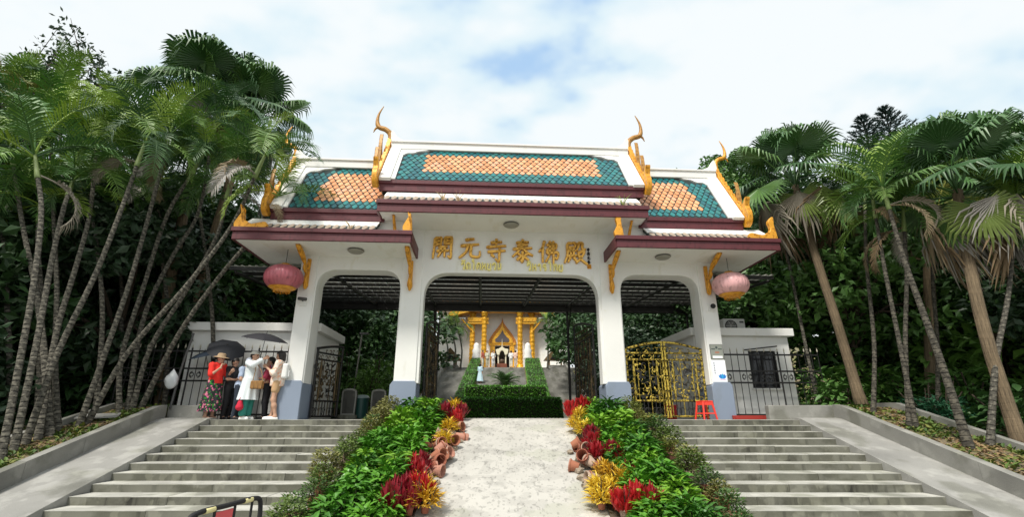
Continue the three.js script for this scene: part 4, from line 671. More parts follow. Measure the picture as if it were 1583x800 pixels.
M.dead = [[0.2, 0.15, 0.085], [0.26, 0.23, 0.18], [0.15, 0.1, 0.05], [0.3, 0.28, 0.25]].map((c) => leafMat(c, 0.08, 0.9));
// a feather frond: rachis leaving the origin along +x, leaflets in two ranks
function featherFrond(len, e0, e1, pairs, ll, curl = 0) {
  const P = [V(0, 0, 0)], D = [], n = 14; for (let i = 0; i < n; i++) { const t = i / n, e = e0 + (e1 - e0) * Math.pow(t, 1.25); D.push(V(Math.cos(e), Math.sin(e), curl * t * t).normalize()); P.push(P[i].clone().addScaledVector(D[i], len / n)); } D.push(D[n - 1]);
  const pos = []; const put = (...v) => v.forEach((q) => pos.push(q.x, q.y, q.z));
  for (let k = 0; k < pairs; k++) {
    const t = 0.2 + 0.8 * (k + rr(-0.2, 0.2)) / (pairs - 1), f = clamp(t * n, 0, n - 0.01), i = Math.floor(f), p = P[i].clone().lerp(P[Math.min(i + 1, n)], f - i), d = D[i], side = V(0, 0, 1), nrm = side.clone().cross(d).normalize().multiplyScalar(-1); if (nrm.y < 0) nrm.multiplyScalar(-1);
    const L = ll * (0.35 + 0.65 * Math.sin(Math.PI * (0.12 + 0.83 * clamp(t)))) * rr(0.85, 1.1), w = 0.017 + 0.009 * Math.sin(Math.PI * t);
    for (const s of [-1, 1]) {
      const a = 0.5 + 0.35 * t, dir = d.clone().multiplyScalar(a).addScaledVector(side, s * (1 - 0.3 * t)).addScaledVector(nrm, 0.34 + rr(-0.14, 0.14)).normalize();
      const m = p.clone().addScaledVector(dir, L * 0.5), e = p.clone().addScaledVector(dir, L * 0.96).add(V(0, -L * rr(0.16, 0.4), 0)), wv = d.clone().multiplyScalar(w);
      const b1 = p.clone().addScaledVector(wv, 0.5), b2 = p.clone().addScaledVector(wv, -0.5), m1 = m.clone().add(wv).add(V(0, -L * 0.02, 0)), m2 = m.clone().sub(wv).add(V(0, -L * 0.02, 0));
      put(b1, b2, m1, m1, b2, m2, m1, m2, e);
    }
  }
  const r = tube(P.filter((_, i) => i % 2 === 0), (t) => 0.022 * (1 - 0.85 * t) + 0.003, 5, 12); return merge([tri(pos), r]);
}
// a fan leaf: petiole along +x, pleated blade cut into drooping strips
function fanLeaf(pl, R, e0, droop, n = 34, spread = 2.35, ragged = 0.1) {
  const pd = V(Math.cos(e0), Math.sin(e0), 0), hub = pd.clone().multiplyScalar(pl).add(V(0, -0.08 * pl, 0)), e2 = e0 - droop, d = V(Math.cos(e2), Math.sin(e2), 0), nrm = V(-Math.sin(e2), Math.cos(e2), 0), side = V(0, 0, 1), pos = []; const put = (...v) => v.forEach((q) => pos.push(q.x, q.y, q.z));
  const pt = (a, r, fold) => hub.clone().addScaledVector(d, Math.cos(a) * r).addScaledVector(side, Math.sin(a) * r).addScaledVector(nrm, fold - 0.16 * r * r / R - 0.12 * r * Math.abs(Math.sin(a)));
  const da = 2 * spread / n; for (let i = 0; i < n; i++) {
    const a = -spread + i * da, am = a + da / 2, b = a + da, rs = R * (1 - 0.22 * Math.abs(am / spread)) * rr(1 - ragged, 1 + ragged), c = rs * 0.5, w = da * 0.42;
    const h = pt(am, 0.02, 0), l1 = pt(a, c, 0), l2 = pt(b, c, 0), mid = pt(am, c, 0.035 * R); put(h, l1, mid, h, mid, l2);
    const o1 = pt(am - w * 0.72, rs * 0.76, 0.005), o2 = pt(am + w * 0.72, rs * 0.76, 0.005), om = pt(am, rs * 0.76, 0.03 * R); put(l1, o1, mid, mid, o1, om, mid, om, l2, om, o2, l2);
    const tp = pt(am + rr(-0.05, 0.05), rs * 0.9, 0).add(V(0, -rs * rr(0.12, 0.32), 0)); put(o1, tp, om, om, tp, o2);
  }
  return merge([tri(pos), tube([V(0, 0, 0), hub.clone().multiplyScalar(0.5).add(V(0, 0.03 * pl, 0)), hub], (t) => 0.024 - 0.009 * t, 5, 6)]);
}
const FEATHER = [featherFrond(2.3, 1.15, -0.75, 31, 0.66), featherFrond(2.2, 0.9, -1.0, 29, 0.62, 0.35), featherFrond(2.0, 1.3, 0.2, 28, 0.6, -0.2), featherFrond(2.1, 0.75, -1.4, 28, 0.58, -0.4), featherFrond(1.7, 1.2, -0.2, 25, 0.52, 0.25)];
const DEADF = [featherFrond(1.9, 0.2, -1.7, 38, 0.42, 0.5), featherFrond(1.7, 0.5, -2.1, 34, 0.36, -0.5)];
const FAN = [fanLeaf(1.25, 0.98, 0.95, 0.35), fanLeaf(1.2, 0.95, 0.55, 0.75), fanLeaf(1.15, 1.0, 0.1, 0.95), fanLeaf(1.35, 0.92, 1.2, 0.2)];
const FANDEAD = [fanLeaf(0.8, 1.25, 0.05, 1.5, 24, 0.95, 0.3), fanLeaf(0.65, 1.35, -0.1, 1.45, 22, 0.8, 0.35), fanLeaf(0.95, 1.05, 0.2, 1.65, 24, 1.1, 0.3)];
function addFrond(t, name, geo, mat, c, az, tilt, s) { const m = mesh(name, geo, mat, t); m.position.copy(c); m.rotation.set(rr(-0.25, 0.25), az, tilt, 'YZX'); m.scale.setScalar(s); return m; }
// pts: world points from foot to crown
function palm(o) {
  const foot = o.pts[0], t = thing(o.name || 'slender_palm', o.label, 'palm tree', [foot.x, foot.y - 0.06, foot.z], 0, o.group), L = o.pts.map((p) => p.clone().sub(foot).add(V(0, 0, 0))); L[0].y = -0.02; const top = L[L.length - 1];
  mesh('trunk', tube(L, (q) => (o.r0 * (1 - q) + o.r1 * q) * (1 + 0.35 * Math.exp(-q * 22)), 9, 20), o.mat || M.trunk, t);
  const n = o.n, s = o.s || 1;
  if (o.kind === 'fan') {
    for (let i = 0; i < n; i++) { const q = i / n, tilt = 0.72 - 1.5 * q + rr(-0.2, 0.2); const g = q < 0.25 ? FAN[3] : q < 0.55 ? FAN[0] : q < 0.8 ? FAN[1] : FAN[2]; addFrond(t, 'fan_leaf', g, M.fan[Math.min(3, Math.floor(rnd() * 3 + (q > 0.85 ? 1 : 0)))], top.clone().add(V(0, 0.1 - 0.35 * q, 0)), i * 2.4 + rr(-0.3, 0.3), tilt, s * rr(0.85, 1.1)); }
    for (let i = 0; i < (o.dead || 0); i++) addFrond(t, 'dead_leaf', pick(FANDEAD), pick(M.dead), top.clone().add(V(0, -0.4 - rr(0, 0.35), 0)), i * 2.4 + rr(-0.4, 0.4), rr(-0.3, 0.12), s * rr(0.85, 1.15));
  } else {
    const dir = top.clone().sub(L[L.length - 2]).normalize(); const sh = top.clone().addScaledVector(dir, 0.7 * s); mesh('crownshaft', tube([top.clone().addScaledVector(dir, -0.1), top.clone().addScaledVector(dir, 0.3 * s), sh], (q) => o.r1 * (1.45 - 0.7 * q), 8, 8), M.shaft, t);
    for (let i = 0; i < n; i++) { const q = i / n, tilt = 0.3 - 1.25 * q + rr(-0.2, 0.2), young = q < 0.15; addFrond(t, 'frond', young ? FEATHER[2] : pick(FEATHER), M.frond[young && rnd() < 0.6 ? 4 : o.shade !== undefined && rnd() < 0.65 ? o.shade : Math.floor(rnd() * 4.3)], sh.clone().add(V(0, -0.12 * q, 0)), i * 2.4 + rr(-0.5, 0.5), tilt, s * rr(0.8, 1.12)); }
    for (let i = 0; i < (o.dead || 0); i++) addFrond(t, 'dead_frond', pick(DEADF), pick(M.dead), top.clone().add(V(0, 0.02, 0)), rr(0, 6.3), rr(-0.5, 0.1), s * rr(0.75, 1));
  }
  return t;
}
// ---- the leaning cluster left of the steps: foot pixel on the planting strip, then trunk pixels carried at a slowly changing distance
const GL = 'slender palms leaning over the left ramp', LBL = 'slender ringed palm leaning over the ramp in the dense palm cluster';
function stem(foot, rest, dz, o) { const p0 = foot.length === 3 ? at(...foot) : onStrip(foot[0], foot[1], 0.25), d0 = CAMZ - p0.z; return palm({ ...o, label: o.label + (o.dead > 2 ? ', several dead leaves hanging' : o.dead ? ', a dead leaf hanging' : '') + (o.shade > 3 ? ', yellowish crown' : ''), pts: [p0, ...rest.map(([u, v], i) => at(u, v, d0 + dz * (i + 1) / rest.length))] }); }
const LS = { label: LBL, group: GL, r0: 0.06, r1: 0.043 };
stem([2, 715], [[30, 570], [55, 430], [66, 320], [60, 268]], 0.6, { ...LS, n: 11, dead: 1 });
stem([22, 700], [[60, 520], [82, 400], [100, 320], [108, 296]], 1.2, { ...LS, n: 11, shade: 1 });
stem([38, 690], [[92, 540], [149, 421], [190, 318], [214, 250]], 1.0, { ...LS, n: 12, dead: 1 });
stem([80, 676], [[70, 540], [58, 448], [38, 350], [22, 250]], 0.8, { ...LS, r0: 0.075, n: 11, shade: 2 });
stem([93, 670], [[87, 552], [90, 448], [86, 358], [80, 220]], 1.2, { ...LS, n: 12, shade: 1 });
stem([121, 662], [[167, 534], [203, 430], [236, 313], [256, 236]], 0.8, { ...LS, n: 11, dead: 2 });
stem([132, 658], [[198, 543], [288, 440], [360, 345], [396, 268]], 0.3, { ...LS, n: 11, dead: 2 });
stem([186, 640], [[189, 552], [225, 435], [261, 327], [300, 262]], 0.4, { ...LS, n: 11, shade: 0 });
stem([204, 636], [[234, 534], [288, 448], [338, 358], [352, 300]], 0.2, { ...LS, n: 10, dead: 1 });
stem([216, 633], [[279, 511], [340, 425], [392, 362], [416, 322]], -0.3, { ...LS, n: 9, s: 0.8, dead: 2 });
stem([198, 636], [[225, 484], [270, 390], [306, 331], [330, 208]], 1.0, { ...LS, n: 11, shade: 3 });
stem([60, 682], [[90, 507], [121, 403], [140, 330], [150, 228]], 1.4, { ...LS, n: 11, shade: 2 });
stem([10, 640, 12.5], [[10, 450], [12, 300], [16, 168]], 1.2, { ...LS, n: 12, shade: 5 });
stem([120, 640, 13.5], [[118, 450], [100, 300], [92, 170]], 0.6, { ...LS, n: 12, shade: 2 });
stem([180, 640, 13.5], [[190, 450], [170, 300], [176, 200]], 0.6, { ...LS, n: 12, shade: 4 });
stem([60, 650, 11], [[66, 470], [60, 370], [62, 336]], 0.2, { ...LS, n: 10, s: 0.8, shade: 4 });
stem([255, 640, 13.4], [[262, 500], [250, 380], [246, 300]], 0.2, { ...LS, n: 11, shade: 0, dead: 1 });
stem([318, 640, 15.8], [[336, 500], [380, 380], [412, 300], [424, 262]], -0.2, { ...LS, n: 11, s: 0.9, dead: 1, shade: 1 });
stem([150, 640, 11.8], [[160, 480], [150, 370], [140, 316]], 0.2, { ...LS, n: 11, s: 0.85, shade: 4 });
stem([20, 640, 11], [[14, 480], [8, 380], [4, 330]], 0.2, { ...LS, n: 11, s: 0.9, shade: 1 });
stem([330, 640, 13.2], [[330, 500], [320, 400], [310, 330]], 0.2, { ...LS, n: 10, s: 0.9, shade: 0 });
// fan palms rising behind the cluster
const GF = 'fan palms rising behind the left cluster', FL = 'tall fan palm rising above the leaning palm cluster';
const FS = { name: 'fan_palm', kind: 'fan', label: FL, group: GF, mat: M.fanTrunk, r0: 0.17, r1: 0.13 };
stem([250, 640, 14], [[262, 450], [290, 300], [312, 160]], 0.2, { ...FS, n: 34, s: 1.25, dead: 3 });
stem([290, 640, 14.6], [[310, 450], [350, 300], [384, 184]], 0.2, { ...FS, n: 32, s: 1.2, dead: 4 });
stem([130, 640, 15], [[140, 450], [150, 350], [160, 250]], 0.2, { ...FS, n: 24, s: 1.0, dead: 3 });
stem([40, 640, 15], [[44, 450], [50, 300], [36, 170]], 0.2, { ...FS, n: 24, s: 1.0, dead: 3 });
// ---- right side
const GR = 'palms beside the right ramp';
const RF = { ...FS, group: GR, label: 'stout fan palm with brown dead leaf skirt beside the ramp' };
stem([1330, 622], [[1294, 500], [1262, 400], [1228, 285]], 1.0, { ...RF, n: 32, s: 1.12, dead: 10, r0: 0.125, r1: 0.105 });
stem([1577, 688], [[1522, 516], [1494, 392], [1478, 292]], 0.6, { ...RF, n: 30, s: 0.98, dead: 20, r0: 0.125, r1: 0.105 });
stem([1440, 640, 14], [[1436, 470], [1434, 360], [1436, 282]], 0.4, { ...RF, label: 'fan palm standing among the slender trunks beyond the right kerb', n: 30, s: 1.1, dead: 4 });
stem([1530, 640, 13.5], [[1540, 470], [1548, 350], [1552, 258]], 0.4, { ...RF, label: 'fan palm standing among the slender trunks beyond the right kerb', n: 30, s: 1.1, dead: 6 });
stem([1490, 640, 16], [[1480, 470], [1478, 330], [1486, 256]], 0.2, { ...RF, label: 'fan palm standing among the slender trunks beyond the right kerb', n: 26, s: 1.2, dead: 2 });
const RS = { label: 'slender dark-trunked palm on the strip beyond the right kerb', group: GR + ', slender', r0: 0.052, r1: 0.038, mat: M.trunkDark };
stem([1348, 640], [[1350, 532], [1338, 400], [1336, 318]], 0.8, { ...RS, n: 10, s: 0.85, dead: 2 });
stem([1404, 662], [[1398, 532], [1400, 420], [1396, 350]], 0.3, { ...RS, n: 10, s: 0.85, dead: 3 });
stem([1416, 664], [[1390, 532], [1366, 412], [1352, 330]], 0.5, { ...RS, n: 9, s: 0.8, dead: 1, shade: 1 });
stem([1498, 694], [[1450, 548], [1398, 404], [1372, 316]], 0.8, { ...RS, r0: 0.08, n: 10, s: 0.9, dead: 2, shade: 1 });
stem([1527, 690], [[1538, 552], [1556, 456], [1566, 350]], 0.5, { ...RS, mat: M.trunk, r0: 0.06, n: 11, s: 0.9, dead: 3, shade: 2 });
stem([1264, 624, 14.6], [[1242, 520], [1222, 420], [1212, 372]], 0.2, { ...RS, mat: M.trunk, n: 7, s: 0.6, dead: 1 });
stem([1448, 645, 12.4], [[1447, 520], [1440, 420], [1446, 346]], 0.2, { ...RS, n: 10, s: 0.85, dead: 3, shade: 5 });
stem([1583, 640, 12], [[1590, 480], [1586, 380], [1580, 330]], 0.2, { ...RS, n: 11, s: 1, dead: 2, shade: 5 });

// ---- broadleaf trees: limbs, and leaves gathered in clumps through the crown
function leafCloud(nClump, per, size, rx, ry, rz, seedv, rad = 0.24, low = -1) {
  const s0 = seed; seed = seedv; const pos = [];
  const cl = []; for (let i = 0; i < nClump; i++) { let p; do { p = V(rr(-1, 1), rr(low, 1), rr(-1, 1)); } while (p.lengthSq() > 1 || p.lengthSq() < 0.12); cl.push(p); }
  for (const c of cl) { const cr = rad * rr(0.7, 1.3); for (let k = 0; k < per; k++) {
    let q; do { q = V(rr(-1, 1), rr(-1, 1), rr(-1, 1)); } while (q.lengthSq() > 1); q.multiplyScalar(cr).setY(q.y * 0.7).add(c); const p = V(q.x * rx, q.y * ry, q.z * rz);
    const d = V(rr(-1, 1), rr(-0.9, 0.35), rr(-1, 1)).normalize(), sd = d.clone().cross(V(rr(-1, 1), rr(-1, 1), rr(-1, 1))).normalize(), L = size * rr(0.7, 1.3), w = L * 0.28, e = p.clone().addScaledVector(d, L), m = p.clone().addScaledVector(d, L * 0.45), up = d.clone().cross(sd).multiplyScalar(w * 0.4), m1 = m.clone().addScaledVector(sd, w).add(up), m2 = m.clone().addScaledVector(sd, -w).add(up);
    pos.push(p.x, p.y, p.z, m1.x, m1.y, m1.z, e.x, e.y, e.z, p.x, p.y, p.z, e.x, e.y, e.z, m2.x, m2.y, m2.z); } }
  seed = s0; const g = tri(pos); g.userData.cl = cl.map((c) => V(c.x * rx, c.y * ry, c.z * rz)); return g;
}
M.broad = [[0.027, 0.0743, 0.0162], [0.0405, 0.108, 0.0216], [0.0675, 0.162, 0.027], [0.101, 0.216, 0.0338], [0.0216, 0.054, 0.0189]].map((c) => leafMat(c, 0.15, 0.5));
const CROWN = [leafCloud(90, 110, 0.24, 2.6, 2.4, 2.6, 101), leafCloud(80, 120, 0.26, 2.4, 2.8, 2.4, 202), leafCloud(100, 100, 0.22, 3.0, 2.2, 2.6, 303)];
const LIMBS = CROWN.map((g, k) => { const l = []; const fk = V(0, -2.4, 0); g.userData.cl.forEach((c, i) => { if (i % 5 === 0) l.push(tube([fk.clone().add(V(0, rr(0, 1.2), 0)), c.clone().multiplyScalar(0.5).add(V(0, -0.5, 0)), c], (q) => 0.06 * (1 - q) + 0.012, 5, 6)); }); return merge(l); });
function tree(x, z, h, s, mat, label, group, low) {
  const y0 = terrainY(x, z) - 0.05, t = thing('broadleaf_tree', label, 'tree', [x, y0, z], rr(0, 6.3), group), k = Math.floor(rnd() * 3);
  mesh('trunk', tube([V(0, 0, 0), V(rr(-0.2, 0.2), (h - 2.4 * s) * 0.5, rr(-0.2, 0.2)), V(0, h - 2.4 * s, 0), V(0, h - 1.2 * s, 0)], (q) => 0.05 * s + 0.15 * s * (1 - q), 8, 10), M.wood, t);
  const l = mesh('limbs', LIMBS[k], M.wood, t); l.position.y = h; l.scale.setScalar(s); const c = mesh('crown', CROWN[k], mat, t); c.position.y = h; c.scale.set(s, s * rr(0.9, 1.1), s); return t;
}
const LT = 'dark broadleaf tree standing in the wood behind the palm cluster', RT = 'dark broadleaf tree standing in the wood behind the window guardhouse', BT = 'broadleaf tree growing beside the temple stairs';
for (const [x, z, h, s, m] of [[-11.5, -1.8, 4.2, 1.15, 4], [-14, 0.6, 3.6, 1.2, 0], [-13.2, -3.6, 5.2, 1.3, 0], [-16.5, -2, 5, 1.4, 4], [-10.6, -4.8, 4.8, 1.15, 1], [-19, -5, 6, 1.7, 0], [-14.6, -7.4, 6.5, 1.5, 0], [-11, -8.5, 5.6, 1.4, 4], [-22, -1, 5, 1.7, 4], [-13, 3, 1.6, 1.0, 4], [-16, 3.6, 3, 1.3, 4], [-9.5, -12, 5.5, 1.4, 0], [-20, 2.5, 3.6, 1.6, 0], [-28, 0, 6, 2.2, 4], [-17.5, -6.5, 3, 1.5, 4], [-12, -6, 2.2, 1.2, 4]]) tree(x, z, h, s, M.broad[m], LT, 'trees in the wood behind the palm cluster');
for (const [x, z, h, s, m] of [[11.2, -3.6, 4.8, 1.15, 2], [15.2, -2.4, 3.0, 1.0, 1], [12.8, -6.5, 6.4, 1.4, 1], [19.5, -6, 6, 1.6, 0], [18.5, 0, 4.2, 1.5, 0], [21, -3, 5, 1.6, 4], [10, -8, 5.5, 1.25, 1], [24, 1, 5, 1.9, 0], [14.8, 0.8, 3.2, 1.0, 4], [20, -10, 5, 1.8, 1], [26, -6, 5, 2.2, 0], [17, 3, 2.6, 1.25, 0]]) tree(x, z, h, s, M.broad[m], RT, 'trees in the wood behind the guardhouse');
for (const [x, z, h, s, m] of [[-8, -15, 3.4, 1.4, 1], [-9.6, -20, 5, 1.7, 0], [-10.6, -27, 5.4, 1.6, 1], [6.6, -13.5, 3.6, 1.2, 0], [7.4, -18.5, 5.6, 1.6, 0], [8.2, -25, 6.2, 1.9, 1], [6.9, -29, 4.6, 1.3, 1], [9, -34, 6.5, 1.9, 0], [-12, -33, 7, 2.2, 1], [-7.4, -10.6, 2.2, 0.95, 1], [-8.4, -12.8, 2.4, 1.0, 2], [12, -20, 8, 2.2, 0], [-14, -18, 8, 2.2, 0], [5.6, -10.8, 2.2, 0.9, 4]]) tree(x, z, h, s, M.broad[m], BT, 'trees beside the temple stairs');
tree(8.6, -8.4, 9.6, 0.8, M.broad[3], 'bright leafy tree showing above the lower roof ridge', undefined); tree(10.2, -8.6, 9.8, 0.85, M.broad[2], 'leafy tree top behind the golden end finial of the roof', undefined);
// sparse twiggy tree above the left canopy
{
  const f = V(-20, 0.3, -4.5), t = thing('sparse_tree', 'sparse twiggy tree with small leaves above the palm canopy', 'tree', [f.x, f.y - 0.1, f.z]); const tw = [], lv = [];
  for (let i = 0; i < 60; i++) { const u = rr(-10, 215), v = 175 - rr(0, 155) * (0.35 + 0.65 * Math.exp(-Math.pow((u - 105) / 60, 2))), p = at(u, v, rr(15.6, 18.2)).sub(f), b = V(rr(-2.4, 2.6), 11 + rr(-1, 1.5), rr(-1, 1)); const m = b.clone().lerp(p, 0.55).add(V(rr(-0.4, 0.4), 0.3, rr(-0.3, 0.3))); tw.push(tube([b, m, p], (q) => 0.035 * (1 - q) + 0.008, 5, 8));
    for (let k = 0; k < 6; k++) { const q = m.clone().lerp(p, rr(0.1, 1.08)).add(V(rr(-0.4, 0.4), rr(-0.3, 0.3), rr(-0.4, 0.4))); lv.push(xf(sprig(), q.x, q.y, q.z, rr(0, 6.3), rr(-0.6, 0.6), rr(-0.6, 0.6), rr(0.7, 1.15))); } }
  mesh('trunk', tube([V(0, 0, 0), V(0.3, 5, 0), V(0, 11, 0), V(0, 12.2, 0)], (q) => 0.24 - 0.16 * q, 8, 10), M.wood, t); mesh('branches', tw, M.wood, t); mesh('crown', lv, M.broad[4], t);
  function sprig() { const pos = []; for (let k = 0; k < 7; k++) { const a = V(rr(-0.22, 0.22), rr(-0.18, 0.18), rr(-0.22, 0.22)), d = V(rr(-1, 1), rr(-0.6, 0.6), rr(-1, 1)).normalize().multiplyScalar(0.24), s = V(rr(-1, 1), rr(-1, 1), rr(-1, 1)).cross(d).normalize().multiplyScalar(0.055), e = a.clone().add(d), m = a.clone().addScaledVector(d, 0.5); pos.push(a.x, a.y, a.z, m.x + s.x, m.y + s.y, m.z + s.z, e.x, e.y, e.z, a.x, a.y, a.z, e.x, e.y, e.z, m.x - s.x, m.y - s.y, m.z - s.z); } return tri(pos); }
}
// conifers with tiered whorls
for (const [u, v, d, lab] of [[1330, 178, 30, 'blue-green conifer top with a broad rounded tip beyond the palms'], [1364, 164, 31, 'taller blue-green conifer top standing beyond the palms']]) {
  const p = at(u, v, d), y0 = terrainY(p.x, p.z), H = p.y - y0, t = thing('conifer', lab, 'conifer', [p.x, y0 - 0.1, p.z], rr(0, 6)); mesh('trunk', tube([V(0, 0, 0), V(0, H * 0.5, 0), V(0, H - 0.2, 0)], (q) => 0.28 * (1 - q) + 0.03, 8, 10), M.wood, t);
  const g = [], ne = []; for (let k = 0; k < 22; k++) { const y = H - 0.2 - k * 0.32, L = 0.25 + Math.min(2.3, k * 0.17); if (y < 2) break; for (let j = 0; j < 7; j++) { const a = j / 7 * 6.283 + k * 0.4 + rr(-0.15, 0.15), c = Math.cos(a), s = Math.sin(a), pt = (q) => V(c * L * q, y + L * (0.05 * q + 0.32 * q * q), s * L * q); g.push(tube([pt(0), pt(0.5), pt(1)], (q) => 0.02 * (1 - q) + 0.006, 4, 4)); for (let m = 0; m < 9; m++) { const q = 0.25 + 0.75 * m / 8, b = pt(q), pos = []; for (let w = 0; w < 6; w++) { const dd = V(c + rr(-1, 1), rr(0.1, 1), s + rr(-1, 1)).normalize().multiplyScalar(rr(0.16, 0.3)), sd = dd.clone().cross(V(rr(-1, 1), rr(-1, 1), rr(-1, 1))).normalize().multiplyScalar(0.035); pos.push(b.x - sd.x, b.y - sd.y, b.z - sd.z, b.x + sd.x, b.y + sd.y, b.z + sd.z, b.x + dd.x, b.y + dd.y, b.z + dd.z); } ne.push(tri(pos)); } } }
  mesh('branches', g, M.wood, t); mesh('crown', ne, leafMat([0.014, 0.042, 0.035], 0.05, 0.6), t);
}
// ---- shrubs
function ovate(L, w, bend) { const pos = []; const A = [0, 0.3, 0.65, 1].map((t) => [t * L, -bend * t * t * L, w * [0.12, 1, 0.75, 0.02][Math.round(t * 3 - 0.02)]]); for (let i = 0; i < 3; i++) { const [x0, y0, w0] = A[i], [x1, y1, w1] = A[i + 1]; for (const s of [-1, 1]) { const f = 0.35; pos.push(x0, y0, 0, x1, y1, 0, x1, y1 + w1 * f, s * w1, x0, y0, 0, x1, y1 + w1 * f, s * w1, x0, y0 + w0 * f, s * w0); } } return pos; }
function bushGeo(n, L, w, rx, ry, seedv, upright = 0.2, shell = 0.45, bend = 0.35) {
  const s0 = seed; seed = seedv; const base = ovate(L, w, bend), out = [], v = V(), q = new THREE.Quaternion(), e = new THREE.Euler();
  for (let i = 0; i < n; i++) { let p; do { p = V(rr(-1, 1), rr(0, 1), rr(-1, 1)); } while (p.length() > 1 || p.length() < shell); p.multiplyScalar(0.85 + 0.25 * fbm(p.x * 3 + 9, p.z * 3 + 9, 64, 2, seedv)); const az = Math.atan2(-p.z, p.x) + rr(-0.9, 0.9); e.set(rr(-0.5, 0.5), az, upright + rr(-0.5, 0.5) + p.y * 0.3, 'YZX'); q.setFromEuler(e); const s = rr(0.65, 1.25); for (let k = 0; k < base.length; k += 3) { v.set(base[k], base[k + 1], base[k + 2]).multiplyScalar(s).applyQuaternion(q); out.push(v.x + p.x * rx, v.y + p.y * ry, v.z + p.z * rx); } }
  seed = s0; return tri(out);
}
const B = { leafy: [1, 2, 3].map((k) => bushGeo(300, 0.15, 0.036, 0.36, 0.42, 400 + k)), small: [1, 2, 3].map((k) => bushGeo(620, 0.062, 0.017, 0.3, 0.42, 500 + k, 0.4, 0.5)), strap: [1, 2].map((k) => bushGeo(170, 0.17, 0.026, 0.15, 0.22, 600 + k, 1.05, 0.2, -0.1)), curl: [1, 2].map((k) => bushGeo(260, 0.13, 0.016, 0.18, 0.24, 700 + k, 0.8, 0.3, 0.6)), big: [1, 2].map((k) => bushGeo(420, 0.3, 0.075, 1.0, 1.25, 800 + k, 0.1, 0.4)), fern: [1].map((k) => bushGeo(520, 0.32, 0.025, 0.9, 0.8, 850 + k, 0.4, 0.35, 0.5)) };
const MB = { green: [[0.075, 0.24, 0.016], [0.11, 0.31, 0.018], [0.05, 0.17, 0.017], [0.18, 0.37, 0.022]].map((c) => leafMat(c, 0.25, 0.4)), olive: [[0.1, 0.16, 0.02], [0.16, 0.19, 0.025], [0.06, 0.13, 0.02], [0.2, 0.2, 0.05]].map((c) => leafMat(c, 0.2, 0.5)), red: [[0.34, 0.006, 0.013], [0.25, 0.005, 0.016], [0.44, 0.008, 0.01]].map((c) => leafMat(c, 0.2, 0.5)), yellow: [[0.72, 0.5, 0.025], [0.78, 0.58, 0.05], [0.62, 0.38, 0.02]].map((c) => leafMat(c, 0.2, 0.55)) };
M.terracotta = [[0.42, 0.16, 0.09], [0.36, 0.12, 0.07], [0.5, 0.24, 0.17], [0.5, 0.36, 0.27]].map((c) => std(c, 0.9, { map: T.paint, bumpMap: T.grain, bumpScale: 0.003 }));
const potGeo = muv(lathe([[0, 0.0], [0.085, 0.0], [0.12, 0.17], [0.135, 0.17], [0.138, 0.205], [0.118, 0.208], [0.105, 0.17], [0.08, 0.02], [0, 0.02]], 18));
const stemGeo = (() => { const g = []; const s0 = seed; seed = 77; for (let i = 0; i < 9; i++) { const a = rr(0, 6.3), r = rr(0.08, 0.26); g.push(tube([V(0, 0, 0), V(Math.cos(a) * r * 0.5, 0.16, Math.sin(a) * r * 0.5), V(Math.cos(a) * r, rr(0.2, 0.36), Math.sin(a) * r)], 0.006, 4, 4)); } seed = s0; return merge(g); })();
const slopeY = (z, l = 0.06) => (z < 0 ? 0 : -SLOPE * Math.min(z, ZB)) + l;
function plant(name, label, x, y, z, geo, mat, s, group, pot, lift = 0) {
  const t = thing(name, label, 'plant', [x, y, z], rr(0, 6.3), group); let h = 0;
  if (pot) { const p = mesh('pot', potGeo, pick(M.terracotta), t); p.scale.setScalar(pot); h = 0.15 * pot; }
  const st = mesh('stems', stemGeo, M.wood, t); st.position.y = h * 0.6; st.scale.setScalar(s); const f = mesh('foliage', geo, mat, t); f.position.y = h + lift; f.scale.set(s * rr(0.9, 1.1), s * rr(0.88, 1.15), s * rr(0.9, 1.1)); return t;
}
for (const s of [-1, 1]) {
  const side = s < 0 ? 'on the bed by the steps below the waiting people' : 'on the bed by the steps below the closed gilded gate', gs = s < 0 ? ', people side' : ', gilded gate side';
  for (let i = 0; i < 15; i++) { const z = -0.12 + i * 0.4; for (const [xo, k] of [[1.95, 0], [2.4, 1]]) { const zz = z + rr(-0.1, 0.1) + k * 0.18; plant('leafy_shrub', 'bright green leafy shrub ' + side, s * (xo + rr(-0.1, 0.1)), slopeY(zz), zz, pick(B.leafy), pick(MB.green), rr(0.85, 1.15), 'bright leafy shrubs' + gs, 0, 0.02); } }
  for (let i = 0; i < 13; i++) { const z = 0.1 + i * 0.44 + rr(-0.08, 0.08); plant('potted_shrub', 'olive small-leaved potted shrub ' + side, s * (2.86 + rr(-0.1, 0.14) + (i > 3 ? 0.1 : 0)), slopeY(z, 0.02), z, pick(B.small), pick(MB.olive), rr(0.75, 1.05), 'olive potted shrubs' + gs, 1.1); }
}
const RED = ['red_plant', 'crimson leaved bedding plant', 'strap', 'red', 'crimson bedding plants'], YEL = ['yellow_plant', 'golden yellow feathery bedding plant', 'curl', 'yellow', 'golden bedding plants'];
const inner = [[713, 648, RED], [701, 643, YEL], [688, 655, RED], [706, 660, RED], [644, 752, RED], [652, 733, RED], [628, 770, RED], [609, 795, RED], [648, 782, RED], [632, 795, RED], [622, 782, RED], [653, 768, YEL], [657, 792, YEL], [694, 672, YEL], [686, 692, YEL], [637, 742, RED],
  [884, 650, RED], [902, 643, RED], [893, 641, RED], [890, 667, YEL], [904, 676, YEL], [897, 655, YEL], [917, 700, RED], [921, 716, RED], [915, 688, RED], [948, 712, RED], [934, 742, YEL], [950, 752, YEL], [944, 775, YEL], [962, 765, YEL], [924, 768, YEL], [930, 786, YEL], [986, 797, RED], [1010, 800, RED], [965, 800, RED], [960, 722, RED], [975, 745, RED]];
